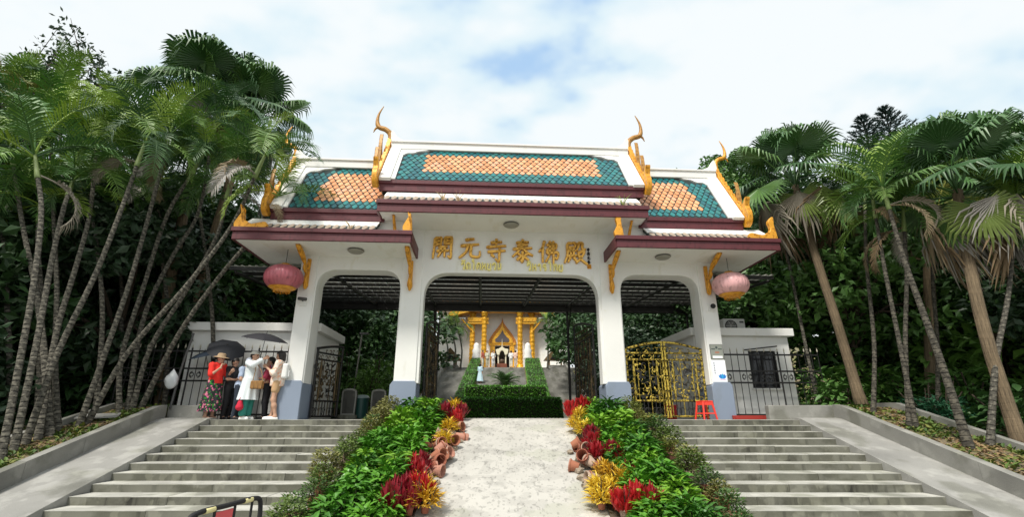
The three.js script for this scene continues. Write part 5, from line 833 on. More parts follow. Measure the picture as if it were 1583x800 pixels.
for (const [u, v, [nm, lab, g, m, gr]] of inner) { const p = onStrip(u, v, 0.08), sd = p.x < 0 ? 'beside the tumbled clay pots' : 'on the ramp edge below the gilded gate'; plant(nm, lab + ' ' + sd, p.x, slopeY(p.z), p.z, pick(B[g]), pick(MB[m]), rr(0.85, 1.15), gr + ' ' + sd, 0.55); }
// tumbled pots and broken stones along the ramp edge
const rockGeo = [1, 2, 3].map((k) => { const g = mergeVertices(new THREE.IcosahedronGeometry(0.1, 1).deleteAttribute('uv').deleteAttribute('normal')); const p = g.attributes.position; for (let i = 0; i < p.count; i++) { const f = 0.65 + 0.6 * hash(i, k, 4); p.setXYZ(i, p.getX(i) * f * 1.3, p.getY(i) * f * 0.7, p.getZ(i) * f); } const h = g.toNonIndexed(); h.computeVertexNormals(); return muv(h); });
const M_rock = std([0.46, 0.38, 0.3], 0.95, { map: T.concrete, bumpMap: T.grain, bumpScale: 0.006 });
for (const [u0, v0, u1, v1, n, lab, gr] of [[704, 662, 652, 745, 22, 'tumbled empty clay pot lying at the ramp edge beside crimson plants', 'tumbled clay pots, people side'], [888, 690, 932, 775, 12, 'tumbled empty clay pot lying at the ramp edge below golden plants', 'tumbled clay pots, gilded gate side']]) for (let i = 0; i < n; i++) {
  const f = i / n, p = onStrip(u0 + (u1 - u0) * f + rr(-14, 14), v0 + (v1 - v0) * f + rr(-8, 8), 0.1), t = thing('clay_pot', lab, 'pot', [p.x, slopeY(p.z, 0.1) + rr(0, 0.06), p.z], 0, gr); t.rotation.set(rr(1.0, 1.9), rr(0, 6.3), rr(-0.5, 0.5), 'YXZ'); mesh('body', potGeo, pick(M.terracotta), t).scale.set(0.8, rr(0.8, 1.4), 0.8); mesh('rim', new THREE.TorusGeometry(0.105, 0.012, 6, 18).rotateX(Math.PI / 2).translate(0, 0.165, 0), pick(M.terracotta), t);
}
for (let i = 0; i < 34; i++) { const l = i < 20, f = rnd(), p = l ? onStrip(702 - 46 * f + rr(-8, 14), 668 + 95 * f, 0.05) : onStrip(884 + 44 * f + rr(-12, 6), 680 + 100 * f, 0.05), m = mesh('loose_stone', pick(rockGeo), M_rock); m.position.set(p.x, slopeY(p.z, 0.04) + 0.02, p.z); m.rotation.set(rr(-0.4, 0.4), rr(0, 6), rr(-0.4, 0.4)); m.scale.setScalar(rr(0.5, 1.15)); tag(m, l ? 'loose pale stone at the ramp edge among tumbled pots' : 'loose pale stone at the ramp edge under golden plants', 'stone', 'loose stones ' + (l ? 'among pots' : 'under golden plants')); }
// understorey shrubs
for (const [u, v, d, s, m, k] of [[1258, 590, 15.4, 0.9, 2, 0], [1275, 540, 16.5, 1.1, 1, 0], [1300, 610, 13.6, 0.8, 2, 0], [1335, 590, 15, 1.1, 3, 0], [1375, 600, 14.5, 1.0, 2, 0], [1420, 590, 15, 1.2, 1, 0], [1465, 575, 14.5, 1.2, 3, 0], [1500, 600, 13, 1.1, 2, 0], [1550, 570, 13.5, 1.4, 3, 0], [1570, 640, 11, 0.9, 1, 0], [1430, 640, 12.4, 0.75, 2, 1], [1460, 650, 12.2, 0.75, 1, 1], [1400, 520, 17, 1.5, 2, 0], [1320, 520, 18, 1.5, 3, 0], [1490, 510, 17, 1.6, 1, 0], [1560, 500, 15, 1.6, 2, 0]]) { const p = at(u, v, d), y = Math.max(terrainY(p.x, p.z), Math.abs(p.x) < 9.6 ? 0 : -9) - 0.1, t = thing(k ? 'fern_clump' : 'understorey_shrub', k ? 'feathery green fern clump behind the outer kerb' : 'leafy green undergrowth shrub beyond the right outer kerb', k ? 'fern' : 'shrub', [p.x, y, p.z], rr(0, 6), k ? 'fern clumps' : 'undergrowth shrubs by the guardhouse'); mesh('stems', stemGeo, M.wood, t).scale.set(3 * s, 4 * s, 3 * s); const f = mesh('foliage', k ? B.fern[0] : pick(B.big), k ? leafMat([0.02, 0.12, 0.05], 0.2) : M.broad[m], t); f.scale.set(s, s * (p.y > 1.3 ? 1.6 : 1.15), s); f.position.y = Math.max(0, p.y - y - 0.9 * s); }
for (const [u, v, d, s, m] of [[20, 600, 12.5, 1.2, 4], [70, 590, 13, 1.3, 0], [130, 580, 14, 1.3, 4], [190, 590, 14, 1.2, 0], [240, 580, 14.5, 1.2, 4], [290, 560, 15.5, 1.2, 0], [100, 500, 15, 1.6, 0], [220, 480, 16, 1.7, 4], [320, 470, 17, 1.6, 1], [30, 480, 14, 1.7, 4], [360, 450, 17, 1.2, 2], [160, 420, 17, 1.7, 0]]) { const p = at(u, v, d), y = terrainY(p.x, p.z) - 0.1, t = thing('understorey_shrub', 'dark undergrowth shrub in the shade behind the palm cluster', 'shrub', [p.x, y, p.z], rr(0, 6), 'undergrowth shrubs behind the palms'); mesh('stems', stemGeo, M.wood, t).scale.set(3 * s, 4 * s, 3 * s); const f = mesh('foliage', pick(B.big), M.broad[m], t); f.scale.set(s, s * 1.4, s); f.position.y = Math.max(0, p.y - y - 0.9 * s); }
// bamboo-like shrubs through the bay of the steles
for (const [u, v, d, s, m] of [[566, 600, 16.5, 0.75, 3], [585, 570, 17.4, 0.95, 3], [548, 560, 18.5, 1.1, 2], [596, 540, 18.5, 1.0, 2], [572, 530, 19.5, 1.2, 1]]) { const p = at(u, v, d), t = thing('garden_shrub', 'light green leafy shrub behind the stone steles', 'shrub', [p.x, 0, p.z], rr(0, 6), 'shrubs behind the steles'); mesh('stems', stemGeo, M.wood, t).scale.set(3 * s, 6 * s, 3 * s); const f = mesh('foliage', pick(B.big), M.broad[m], t); f.scale.set(s * 0.75, s * 1.5, s * 0.75); f.position.y = 0.3; }
// ---- clipped hedges: a twig core with leaves over every face
const hedgeLeaf = ovate(0.085, 0.022, 0.3);
function hedge(x0, x1, y0, y1, z0, z1, dens, mat, label, shear = 0, group) {
  const t = thing('clipped_hedge', label, 'hedge', [(x0 + x1) / 2, y0, (z0 + z1) / 2], 0, group), w = (x1 - x0) / 2, h = y1 - y0, d = (z1 - z0) / 2; const cg = new THREE.BoxGeometry(2 * w - 0.12, h - 0.08, 2 * d - 0.12, 1, 1, 1).translate(0, h / 2 - 0.02, 0); sh(cg.attributes.position.array); mesh('twigs', cg, std([0.02, 0.03, 0.01], 1), t);
  function sh(a) { for (let i = 0; i < a.length; i += 3) a[i + 1] += -a[i + 2] * shear; }
  const out = [], v = V(), q = new THREE.Quaternion(), e = new THREE.Euler(); const faces = [[4 * w * d, () => [rr(-w, w), h, rr(-d, d), 0.9, rr(0, 6.3)]], [2 * w * h, () => [rr(-w, w), rr(0, h), d, 0, -Math.PI / 2]], [2 * d * h, () => [w, rr(0, h), rr(-d, d), 0, 0]], [2 * d * h, () => [-w, rr(0, h), rr(-d, d), 0, Math.PI]]];
  for (const [A, f] of faces) for (let i = 0; i < A * dens; i++) { const [x, y, z, up, az] = f(), b = 0.05 * (fbm(x * 2 + 30, (y + z) * 2 + 30, 128, 3, 91) - 0.5) * 2; e.set(rr(-0.7, 0.7), az + rr(-1, 1), 0.35 + up + rr(-0.6, 0.6), 'YZX'); q.setFromEuler(e); const s = rr(0.7, 1.3); for (let k = 0; k < hedgeLeaf.length; k += 3) { v.set(hedgeLeaf[k], hedgeLeaf[k + 1], hedgeLeaf[k + 2]).multiplyScalar(s).applyQuaternion(q); out.push(v.x + x * (1 + b) - Math.sign(x) * 0.05, v.y + y + b - 0.05, v.z + z * (1 + b) - Math.sign(z) * 0.05); } }
  sh(out); mesh('foliage', tri(out), mat, t); return t;
}
const hg = leafMat([0.075, 0.26, 0.016], 0.25, 0.45), hg2 = leafMat([0.11, 0.32, 0.02], 0.25, 0.45);
hedge(-2.05, 2.1, 0, 0.84, -9.4, -8.6, 600, hg, 'front clipped hedge across the path at the ramp top');
hedge(-2.2, 1.62, 0.0, 1.45, -11.6, -10.8, 450, hg2, 'second clipped hedge rising behind the front hedge');
for (const [a, b, lab] of [[-4.05, -3.08, 'clipped hedge row climbing beside the stair with the blue-clad visitor'], [1.28, 2.72, 'clipped hedge row climbing beside the stair under the dark trees']]) for (let i = 0; i < 6; i++) { const z = -22.4 - i * 2.3, y = 0.35 + (4.35 * (i * 2.3 + 0.8 + 1.1)) / 14; hedge(a, b, y - 0.4, y + 0.8, z - 2.2, z, 130, i % 2 ? hg : hg2, lab, 0.31, 'hedge blocks ' + (a < 0 ? 'near visitor' : 'under trees')); }
// cycad rosette in its bed before the temple
{ const p = at(780, 603, 38), t = thing('cycad', 'spiky green cycad rosette growing before the temple stairs', 'cycad', [p.x, p.y - 0.3, p.z]); mesh('stump', lathe([[0, 0], [0.34, 0], [0.3, 0.4], [0.22, 0.6], [0, 0.65]], 14), M.fanTrunk, t); for (let i = 0; i < 40; i++) { const m = mesh('frond', FEATHER[i % 2 ? 4 : 2], M.frond[i % 3 ? 1 : 0], t); m.position.set(0, 0.55, 0); m.rotation.set(0, i * 2.4, rr(-0.75, 0.25), 'YZX'); m.scale.setScalar(rr(0.62, 0.85)); } const pl = mesh('planter', rbox(2.6, 0.5, 2.0, 0.05, 0, -0.05, 0), M.concrete, t); }
// slim palms before the temple wall
for (const [u, v, d] of [[702, 556, 46], [712, 558, 46.5], [690, 556, 45.5], [846, 558, 46.5]]) { const p = at(u, v, d); palm({ label: 'slim garden palm before the white temple wall', group: 'garden palms by the temple', pts: [V(p.x, TY - 0.1, p.z), V(p.x + 0.1, TY + 1.6, p.z), V(p.x + rr(-0.3, 0.3), TY + rr(2.8, 3.6), p.z)], r0: 0.09, r1: 0.06, n: 9, s: 0.95, shade: 1 }); }
// weeds and fallen leaves on the planting strips
for (const s of [-1, 1]) {
  const im = new THREE.InstancedMesh(tri(ovate(0.11, 0.03, 0.3)), leafMat([0.9, 0.9, 0.9], 0.1, 0.7), 2600), mt = new THREE.Matrix4(), q = new THREE.Quaternion(), e = new THREE.Euler(), cols = [[0.1, 0.17, 0.02], [0.18, 0.2, 0.03], [0.3, 0.2, 0.09], [0.22, 0.13, 0.06], [0.06, 0.12, 0.02]]; let n = 0;
  for (let i = 0; i < 2600; i++) { const z = rr(-1.5, ZB), x = s < 0 ? rr(-9.55, kerbL(z) - 0.2) : rr(kerbR(z) + 0.2, 9.25), g = fbm(x * 1.6 + 60, z * 1.6 + 60, 256, 3, 5) > 0.5; e.set(rr(-0.4, 0.4), rr(0, 6.3), g ? rr(0.2, 1.3) : rr(-0.1, 0.2), 'YZX'); q.setFromEuler(e); const k = rr(0.5, 1.2); mt.compose(V(x, slopeY(z, 0.28), z), q, V(k, k, k)); im.setMatrixAt(n, mt); im.setColorAt(n, lin(...cols[g ? pick([0, 0, 1, 4]) : pick([2, 2, 3, 1])])); n++; }
  im.name = numbered('ground_cover'); im.userData.kind = 'stuff'; tag(im, s < 0 ? 'weeds and fallen leaves under the leaning palm cluster' : 'weeds and fallen leaves under the slender trunks beyond the kerb', 'ground cover'); im.castShadow = im.receiveShadow = true; scene.add(im);
}
// ---------------------------------------------------------------- people: joints with radii, joined by a smooth minimum and meshed
function capD(p, a, b, ra, rb) { const abx = b.x - a.x, aby = b.y - a.y, abz = b.z - a.z, l = abx * abx + aby * aby + abz * abz || 1e-9; let t = ((p.x - a.x) * abx + (p.y - a.y) * aby + (p.z - a.z) * abz) / l; t = t < 0 ? 0 : t > 1 ? 1 : t; const dx = p.x - a.x - abx * t, dy = p.y - a.y - aby * t, dz = p.z - a.z - abz * t; return Math.sqrt(dx * dx + dy * dy + dz * dz) - (ra + (rb - ra) * t); }
const smin = (a, b, k) => { const h = Math.max(k - Math.abs(a - b), 0) / k; return Math.min(a, b) - h * h * k * 0.25; };
function blob(bones, k, cell, extra, cut) {
  const bx = new THREE.Box3(); for (const [a, b, ra, rb] of bones) { bx.expandByPoint(a.clone().subScalar(ra + 0.03)); bx.expandByPoint(a.clone().addScalar(ra + 0.03)); bx.expandByPoint(b.clone().subScalar(rb + 0.03)); bx.expandByPoint(b.clone().addScalar(rb + 0.03)); }
  const c = bx.getCenter(V()), size = bx.getSize(V()), S = Math.max(size.x, size.y, size.z) / 2 + cell * 3, n = Math.min(110, Math.ceil(2 * S / cell)), mc = new MarchingCubes(n, M.black, false, false, 60000); mc.isolation = 0; const p = V();
  for (let z = 0; z < n; z++) for (let y = 0; y < n; y++) for (let x = 0; x < n; x++) { p.set((x - n / 2) / (n / 2) * S + c.x, (y - n / 2) / (n / 2) * S + c.y, (z - n / 2) / (n / 2) * S + c.z); let d = 9; if (bx.distanceToPoint(p) < 0.05) { for (const b of bones) { const q = capD(p, b[0], b[1], b[2], b[3]); d = q > d + k ? d : smin(d, q, k); } if (extra) d = extra(p, d); if (cut) d = Math.max(d, cut(p)); } mc.field[x + y * n + z * n * n] = -d; }
  mc.update(); let g = new THREE.BufferGeometry(); g.setAttribute('position', new THREE.BufferAttribute(mc.positionArray.slice(0, mc.count * 3), 3)); g.scale(S, S, S); g.translate(c.x, c.y, c.z); g = mergeVertices(g, cell * 0.02); g.computeVertexNormals();
  const ps = g.attributes.position, ix = g.index; let vol = 0; const a = V(), b = V(), d = V(); for (let i = 0; i < ix.count; i += 3) { a.fromBufferAttribute(ps, ix.getX(i)).sub(c); b.fromBufferAttribute(ps, ix.getX(i + 1)).sub(c); d.fromBufferAttribute(ps, ix.getX(i + 2)).sub(c); vol += a.dot(b.cross(d)); }
  if (vol < 0) { for (let i = 0; i < ix.count; i += 3) { const t = ix.getX(i); ix.setX(i, ix.getX(i + 1)); ix.setX(i + 1, t); } g.computeVertexNormals(); }
  return muv(smoothSplit(g));
}
function smoothSplit(g) { const h = g.toNonIndexed(); return h; }
// hand: palm and five fingers, root at the wrist w, pointing along d, palm normal n, curl 0..1
function hand(w, d, n, curl, side) {
  d = d.clone().normalize(); const s = n.clone().cross(d).normalize().multiplyScalar(side), nn = d.clone().cross(s).normalize().multiplyScalar(side); const P = (a, b, c) => w.clone().addScaledVector(d, a).addScaledVector(s, b).addScaledVector(nn, c); const b = [[P(-0.02, 0, 0), P(0.03, 0, 0), 0.024, 0.026]];
  [[-0.03, 0.085, 0.062], [-0.01, 0.09, 0.072], [0.012, 0.088, 0.068], [0.032, 0.08, 0.05]].forEach(([o, base, l]) => { b.push([P(0.02, o * 0.6, 0), P(base, o, 0), 0.016, 0.012]); let q = P(base, o, 0), a = 0.25 + curl * 0.9; for (let k = 0; k < 3; k++) { const e = q.clone().addScaledVector(d, Math.cos(a) * l * 0.42).addScaledVector(nn, Math.sin(a) * l * 0.42); b.push([q, e, 0.0105 - k * 0.001, 0.0095 - k * 0.001]); q = e; a += 0.2 + curl * 0.8; } });
  const t0 = P(0.025, -0.025, 0.004), t1 = P(0.055, -0.055, 0.014 + 0.02 * curl), t2 = P(0.085, -0.058, 0.02 + 0.03 * curl); b.push([t0, t1, 0.014, 0.011], [t1, t2, 0.011, 0.009]); return blob(b, 0.012, 0.006);
}
const skin = std([0.52, 0.3, 0.2], 0.6), skinD = std([0.42, 0.23, 0.15], 0.6), hairM = std([0.018, 0.014, 0.012], 0.55);
// o: scale, turn, arms [[elbow, wrist, handDir, curl], ...] in body space (x right of the viewer when facing +z), stance, garments
function person(label, pos, turn, o, group) {
  const t = thing('person', label, 'person', pos, turn, group), s = o.h / 1.66, v = (x, y, z) => V(x * s, y * s, z * s), cell = o.cell || 0.02; const lean = o.lean || 0;
  const hip = [v(-0.085, 0.88, 0), v(0.085, 0.88, 0)], kn = (o.knee || [[-0.09, 0.47, 0.02], [0.09, 0.47, 0.02]]).map((a) => v(...a)), an = (o.ankle || [[-0.09, 0.07, -0.02], [0.09, 0.07, -0.02]]).map((a) => v(...a));
  const L = (x, y, z) => v(x, y, z + lean * clamp((y - 0.9) / 0.7)), pel = L(0, 0.93, 0), ch = L(0, 1.22, 0.005), nk = L(0, 1.41, 0), hd = L(...(o.head || [0, 1.545, 0.02])), sh = [L(-0.165, 1.36, 0), L(0.165, 1.36, 0)], el = o.arms.map((a) => L(...a[0])), wr = o.arms.map((a) => L(...a[1]));
  const B = []; B.push([pel, ch, 0.135 * s, 0.125 * s], [ch, L(0, 1.35, 0), 0.125 * s, 0.09 * s], [sh[0], sh[1], 0.06 * s, 0.06 * s], [nk, hd, 0.05 * s, 0.052 * s]);
  for (const i of [0, 1]) { B.push([hip[i], kn[i], 0.088 * s, 0.056 * s], [kn[i], kn[i].clone().lerp(an[i], 0.35), 0.054 * s, 0.054 * s], [kn[i].clone().lerp(an[i], 0.35), an[i], 0.054 * s, 0.034 * s], [an[i], an[i].clone().add(V(0, -0.03 * s, 0.12 * s)), 0.034 * s, 0.026 * s], [sh[i], el[i], 0.05 * s, 0.038 * s], [el[i], wr[i], 0.037 * s, 0.025 * s]); }
  // head on its own fine grid
  const f = (x, y, z) => hd.clone().add(V(x * s, y * s, z * s)), hb = [[f(0, 0.03, -0.012), f(0, 0.035, 0.0), 0.088 * s, 0.088 * s], [f(0, -0.02, 0.02), f(0, -0.065, 0.045), 0.068 * s, 0.042 * s], [f(0, 0.01, 0.085), f(0, -0.018, 0.103), 0.011 * s, 0.016 * s], [f(-0.078, 0.005, 0), f(-0.083, -0.02, 0), 0.016 * s, 0.012 * s], [f(0.078, 0.005, 0), f(0.083, -0.02, 0), 0.016 * s, 0.012 * s], [f(-0.018, -0.048, 0.078), f(0.018, -0.048, 0.078), 0.009 * s, 0.009 * s], [f(0, -0.13, 0), f(0, -0.05, 0), 0.048 * s, 0.05 * s]];
  const turnHead = (g) => { g.translate(-hd.x, -hd.y, -hd.z); g.rotateX(o.nod || 0); g.rotateY(o.look || 0); g.translate(hd.x, hd.y, hd.z); return g; };
  const geo = [blob(B, 0.06 * s, cell), turnHead(blob(hb, 0.025 * s, o.cell ? 0.016 : 0.009))]; o.arms.forEach((a, i) => { if (!o.cell) geo.push(hand(wr[i], V(...a[2]), V(...(a[4] || [0, 0, 1])), a[3], i ? -1 : 1)); else geo.push(new THREE.SphereGeometry(0.035 * s, 8, 6).translate(wr[i].x, wr[i].y, wr[i].z)); });
  mesh('body', merge(geo), o.skin || skin, t);
  if (!o.cell) for (const x of [-0.032, 0.032]) mesh('eye', turnHead(new THREE.SphereGeometry(0.011 * s, 8, 6).translate(hd.x + x * s, hd.y + 0.012 * s, hd.z + 0.084 * s)), M.black, t);
  const hr = o.hair || 'bob'; const hl = hr === 'bob' ? [[f(0, 0.04, -0.025), f(0, 0.05, -0.01), 0.102 * s, 0.1 * s], [f(-0.07, 0.02, -0.02), f(-0.08, -0.09, -0.01), 0.042 * s, 0.032 * s], [f(0.07, 0.02, -0.02), f(0.08, -0.09, -0.01), 0.042 * s, 0.032 * s], [f(0, 0, -0.06), f(0, -0.1, -0.06), 0.075 * s, 0.05 * s]] : [[f(0, 0.04, -0.025), f(0, 0.05, -0.012), 0.1 * s, 0.098 * s], [f(0, -0.01, -0.06), f(0, -0.05, -0.06), 0.06 * s, 0.04 * s]];
  mesh('hair', turnHead(blob(hl, 0.03 * s, o.cell ? 0.018 : 0.011, null, (p) => { const z = p.z - hd.z, y = p.y - hd.y; return Math.min(z - 0.035 * s, -(y - 0.07 * s) ) + (y > 0.07 * s ? -1 : 0); })), o.hairMat || hairM, t);
  if (o.top) { const e = o.top.loose || 0.022, tb = [[pel.clone().lerp(ch, o.top.from || 0), ch, (0.135 + e) * s, (0.13 + e) * s], [ch, L(0, 1.36, 0), (0.128 + e) * s, 0.095 * s], [sh[0], sh[1], 0.078 * s, 0.078 * s]]; for (const i of [0, 1]) { const q = o.top.sleeve; tb.push([sh[i], sh[i].clone().lerp(el[i], Math.min(1, q)), 0.072 * s, (0.052 + e * 0.8) * s]); if (q > 1) tb.push([el[i], el[i].clone().lerp(wr[i], q - 1), (0.05 + e * 0.6) * s, (0.04 + e * 0.5) * s]); } if (o.top.hem) { const hm = v(0, o.top.hem, 0); tb.push([pel, hm, (0.135 + e) * s, (0.145 + e + (o.top.flare || 0)) * s]); }
    mesh('top', blob(tb, 0.05 * s, cell, (p, d) => d + 0.006 * Math.sin(p.x * 60 + p.y * 20) * Math.sin(p.z * 50 + p.y * 14), o.top.hem ? (p) => o.top.hem * s - p.y : null), o.top.mat, t); }
  if (o.skirt) { const { y0, y1, r0, r1, mat } = o.skirt, N = 48, R = 10, pos = [], idx = []; for (let j = 0; j <= R; j++) { const q = j / R; for (let i = 0; i <= N; i++) { const a = i / N * 2 * Math.PI, r = (r0 + (r1 - r0) * q) * (1 + 0.1 * q * Math.sin(a * 9) + 0.05 * q * Math.sin(a * 5 + 1)); pos.push(Math.cos(a) * r * s, (y0 + (y1 - y0) * q) * s, Math.sin(a) * r * 0.85 * s); } } for (let j = 0; j < R; j++) for (let i = 0; i < N; i++) { const a = j * (N + 1) + i; idx.push(a, a + 1, a + N + 1, a + 1, a + N + 2, a + N + 1); } const g = new THREE.BufferGeometry(); g.setAttribute('position', new THREE.Float32BufferAttribute(pos, 3)); g.setIndex(idx); g.computeVertexNormals(); mat.side = THREE.DoubleSide; mesh('skirt', muv(g.toNonIndexed()), mat, t); }
  if (o.legs) { const tb = []; const q = o.legs.to; for (const i of [0, 1]) { tb.push([hip[i], hip[i].clone().lerp(kn[i], Math.min(1, q)), 0.105 * s, (0.078 + (q < 1 ? 0.02 : 0)) * s]); if (q > 1) tb.push([kn[i], kn[i].clone().lerp(an[i], q - 1), 0.078 * s, (0.06 + (o.legs.wide || 0)) * s]); } tb.push([pel.clone().add(V(0, -0.05 * s, 0)), pel.clone().add(V(0, 0.06 * s, 0)), 0.15 * s, 0.15 * s]); mesh(q < 1 ? 'shorts' : 'trousers', blob(tb, 0.03 * s, cell), o.legs.mat, t); }
  if (o.shoes && !o.cell) for (const i of [0, 1]) mesh('shoe', blob([[an[i].clone().setY(0.04 * s), an[i].clone().setY(0.036 * s).add(V(0, 0, 0.15 * s)), 0.046 * s, 0.036 * s], [an[i].clone().setY(0.02 * s).add(V(0, 0, -0.03 * s)), an[i].clone().setY(0.02 * s).add(V(0, 0, 0.16 * s)), 0.04 * s, 0.036 * s]], 0.02 * s, 0.01, null, (p) => 0.002 - p.y), o.shoes, t);
  if (o.hat) { const g = o.hat.cap ? merge([lathe([[0, 0.14], [0.06, 0.132], [0.1, 0.1], [0.112, 0.05], [0.108, 0.04]], 22), xf(new THREE.CylinderGeometry(0.08, 0.08, 0.012, 18), 0, 0.05, 0.1, 0, 0.15)]) : lathe([[0, 0.15], [0.07, 0.145], [0.1, 0.12], [0.108, 0.06], [0.19, 0.035], [0.2, 0.03], [0.19, 0.028], [0.105, 0.05]], 26); g.scale(s, s, s); g.translate(hd.x, hd.y + 0.01 * s, hd.z - 0.01 * s); mesh(o.hat.cap ? 'cap' : 'sun_hat', turnHead(g), o.hat.mat, t); }
  return t;
}
const cloth = (c, map) => std(c, 0.9, { side: THREE.DoubleSide, ...(map ? { map } : {}) });
T.floral = tex(256, (u, v) => { const f = sst(0.6, 0.66, fbm(u * 10, v * 10, 10, 3, 95)), g = sst(0.64, 0.68, fbm(u * 14, v * 14, 14, 2, 97)); return [0.03 + 0.75 * f, 0.03 + 0.16 * f + 0.25 * g, 0.035 + 0.3 * f]; }, 0.5);
T.blouse = tex(256, (u, v) => { const f = sst(0.58, 0.64, fbm(u * 12, v * 12, 12, 3, 98)); return [0.95, 0.93 - 0.35 * f, 0.88 - 0.45 * f]; }, 0.4);
const pp = (u, d) => { const p = at(u, 650, d); return [p.x, 0, p.z]; };
// red top, straw hat, hand raised to the face
person('person in red top, dark floral skirt and straw sun hat, hand raised', pp(322, 12.55), 1.15, { h: 1.6, head: [0.02, 1.54, 0.04], nod: 0.15, arms: [[[-0.23, 1.1, 0.1], [-0.1, 1.3, 0.26], [0.3, 0.9, -0.3], 0.5, [1, 0, 0.3]], [[0.25, 1.1, 0.12], [0.14, 1.18, 0.34], [-0.2, 0.3, 1], 0.4, [0, 1, 0]]], hair: 'short', hat: { mat: cloth([0.4, 0.28, 0.17]) }, top: { mat: cloth([0.75, 0.03, 0.02]), sleeve: 0.95, loose: 0.026, hem: 0.9 }, skirt: { y0: 0.99, y1: 0.2, r0: 0.185, r1: 0.27, mat: cloth([0.9, 0.9, 0.9], T.floral) }, shoes: skinD });
person('person in plain black clothes standing behind the red top wearer', pp(348, 12.85), 1.3, { h: 1.52, nod: 0.3, skin: skinD, arms: [[[-0.22, 1.08, 0.08], [-0.16, 1.06, 0.32], [0, 0, 1], 0.4, [0, 1, 0]], [[0.22, 1.08, 0.08], [0.14, 1.08, 0.32], [0, 0, 1], 0.4, [0, 1, 0]]], hair: 'short', top: { mat: cloth([0.02, 0.018, 0.02]), sleeve: 0.8 }, legs: { to: 1.95, mat: cloth([0.015, 0.014, 0.016]) }, shoes: M.black });
person('person in pale blue shirt partly hidden behind the long white tunic', pp(364, 12.75), 1.4, { h: 1.5, nod: 0.45, lean: 0.12, arms: [[[-0.22, 1.08, 0.1], [-0.12, 1.0, 0.3], [0, 0, 1], 0.5, [0, 1, 0]], [[0.22, 1.08, 0.08], [0.12, 1.0, 0.28], [0, 0, 1], 0.4, [0, 1, 0]]], hair: 'short', hat: { cap: 1, mat: cloth([0.5, 0.55, 0.65]) }, top: { mat: cloth([0.5, 0.6, 0.78]), sleeve: 0.6, hem: 0.84 }, legs: { to: 1.95, mat: cloth([0.03, 0.04, 0.06]) }, shoes: M.black });
{
  const p = person('person in long white tunic and cap, teal trousers, arm raised', pp(378, 12.5), 1.35, { h: 1.66, arms: [[[-0.25, 1.3, 0.2], [-0.16, 1.46, 0.42], [0.1, 0.4, 0.9], 0.8, [1, 0, 0]], [[0.24, 1.12, 0.06], [0.2, 0.92, 0.24], [0, -0.3, 1], 0.8, [0, 1, 0]]], hair: 'short', hat: { cap: 1, mat: cloth([0.75, 0.73, 0.66]) }, top: { mat: cloth([0.74, 0.8, 0.82]), sleeve: 1.75, loose: 0.034, hem: 0.86 }, skirt: { y0: 0.98, y1: 0.47, r0: 0.205, r1: 0.25, mat: cloth([0.74, 0.8, 0.82]) }, legs: { to: 1.8, wide: 0.03, mat: cloth([0.03, 0.22, 0.18]) }, shoes: cloth([0.8, 0.8, 0.78]) });
  const b = thing('handbag', 'woven tan handbag carried by the long white tunic wearer', 'handbag', pp(389, 12.25)); b.position.y = 0.72; mesh('body', rbox(0.3, 0.2, 0.12, 0.03, 0, 0.1, 0), cloth([0.42, 0.25, 0.1], T.fibre), b); mesh('strap', tube([V(-0.12, 0.19, 0), V(-0.1, 0.5, 0.0), V(-0.16, 0.7, -0.06)], 0.01, 5), cloth([0.3, 0.18, 0.08]), b); mesh('strap', tube([V(0.12, 0.19, 0), V(0.06, 0.42, 0), V(-0.14, 0.66, -0.05)], 0.01, 5), cloth([0.3, 0.18, 0.08]), b);
  const r = thing('cloth_bag', 'small crimson bag held low before the teal trousers', 'bag', pp(367, 12.28)); r.position.y = 0.22; mesh('body', blob([[V(0, 0.08, 0), V(0, 0.17, 0), 0.09, 0.06]], 0.02, 0.014), cloth([0.55, 0.02, 0.05]), r); mesh('handle', tube([V(-0.05, 0.2, 0), V(0.02, 0.42, -0.05), V(0.05, 0.2, 0)], 0.008, 5), cloth([0.4, 0.02, 0.04]), r);
}
person('person in rose top and black trousers hidden behind the print blouse wearer', pp(407, 12.8), -1.2, { h: 1.54, nod: 0.2, arms: [[[-0.22, 1.08, 0.1], [-0.14, 1.08, 0.34], [0, 0, 1], 0.4, [0, 1, 0]], [[0.22, 1.08, 0.1], [0.16, 1.08, 0.36], [0, 0, 1], 0.4, [0, 1, 0]]], hair: 'short', top: { mat: cloth([0.45, 0.05, 0.1]), sleeve: 0.9 }, legs: { to: 1.95, mat: cloth([0.012, 0.012, 0.016]) }, shoes: M.black });
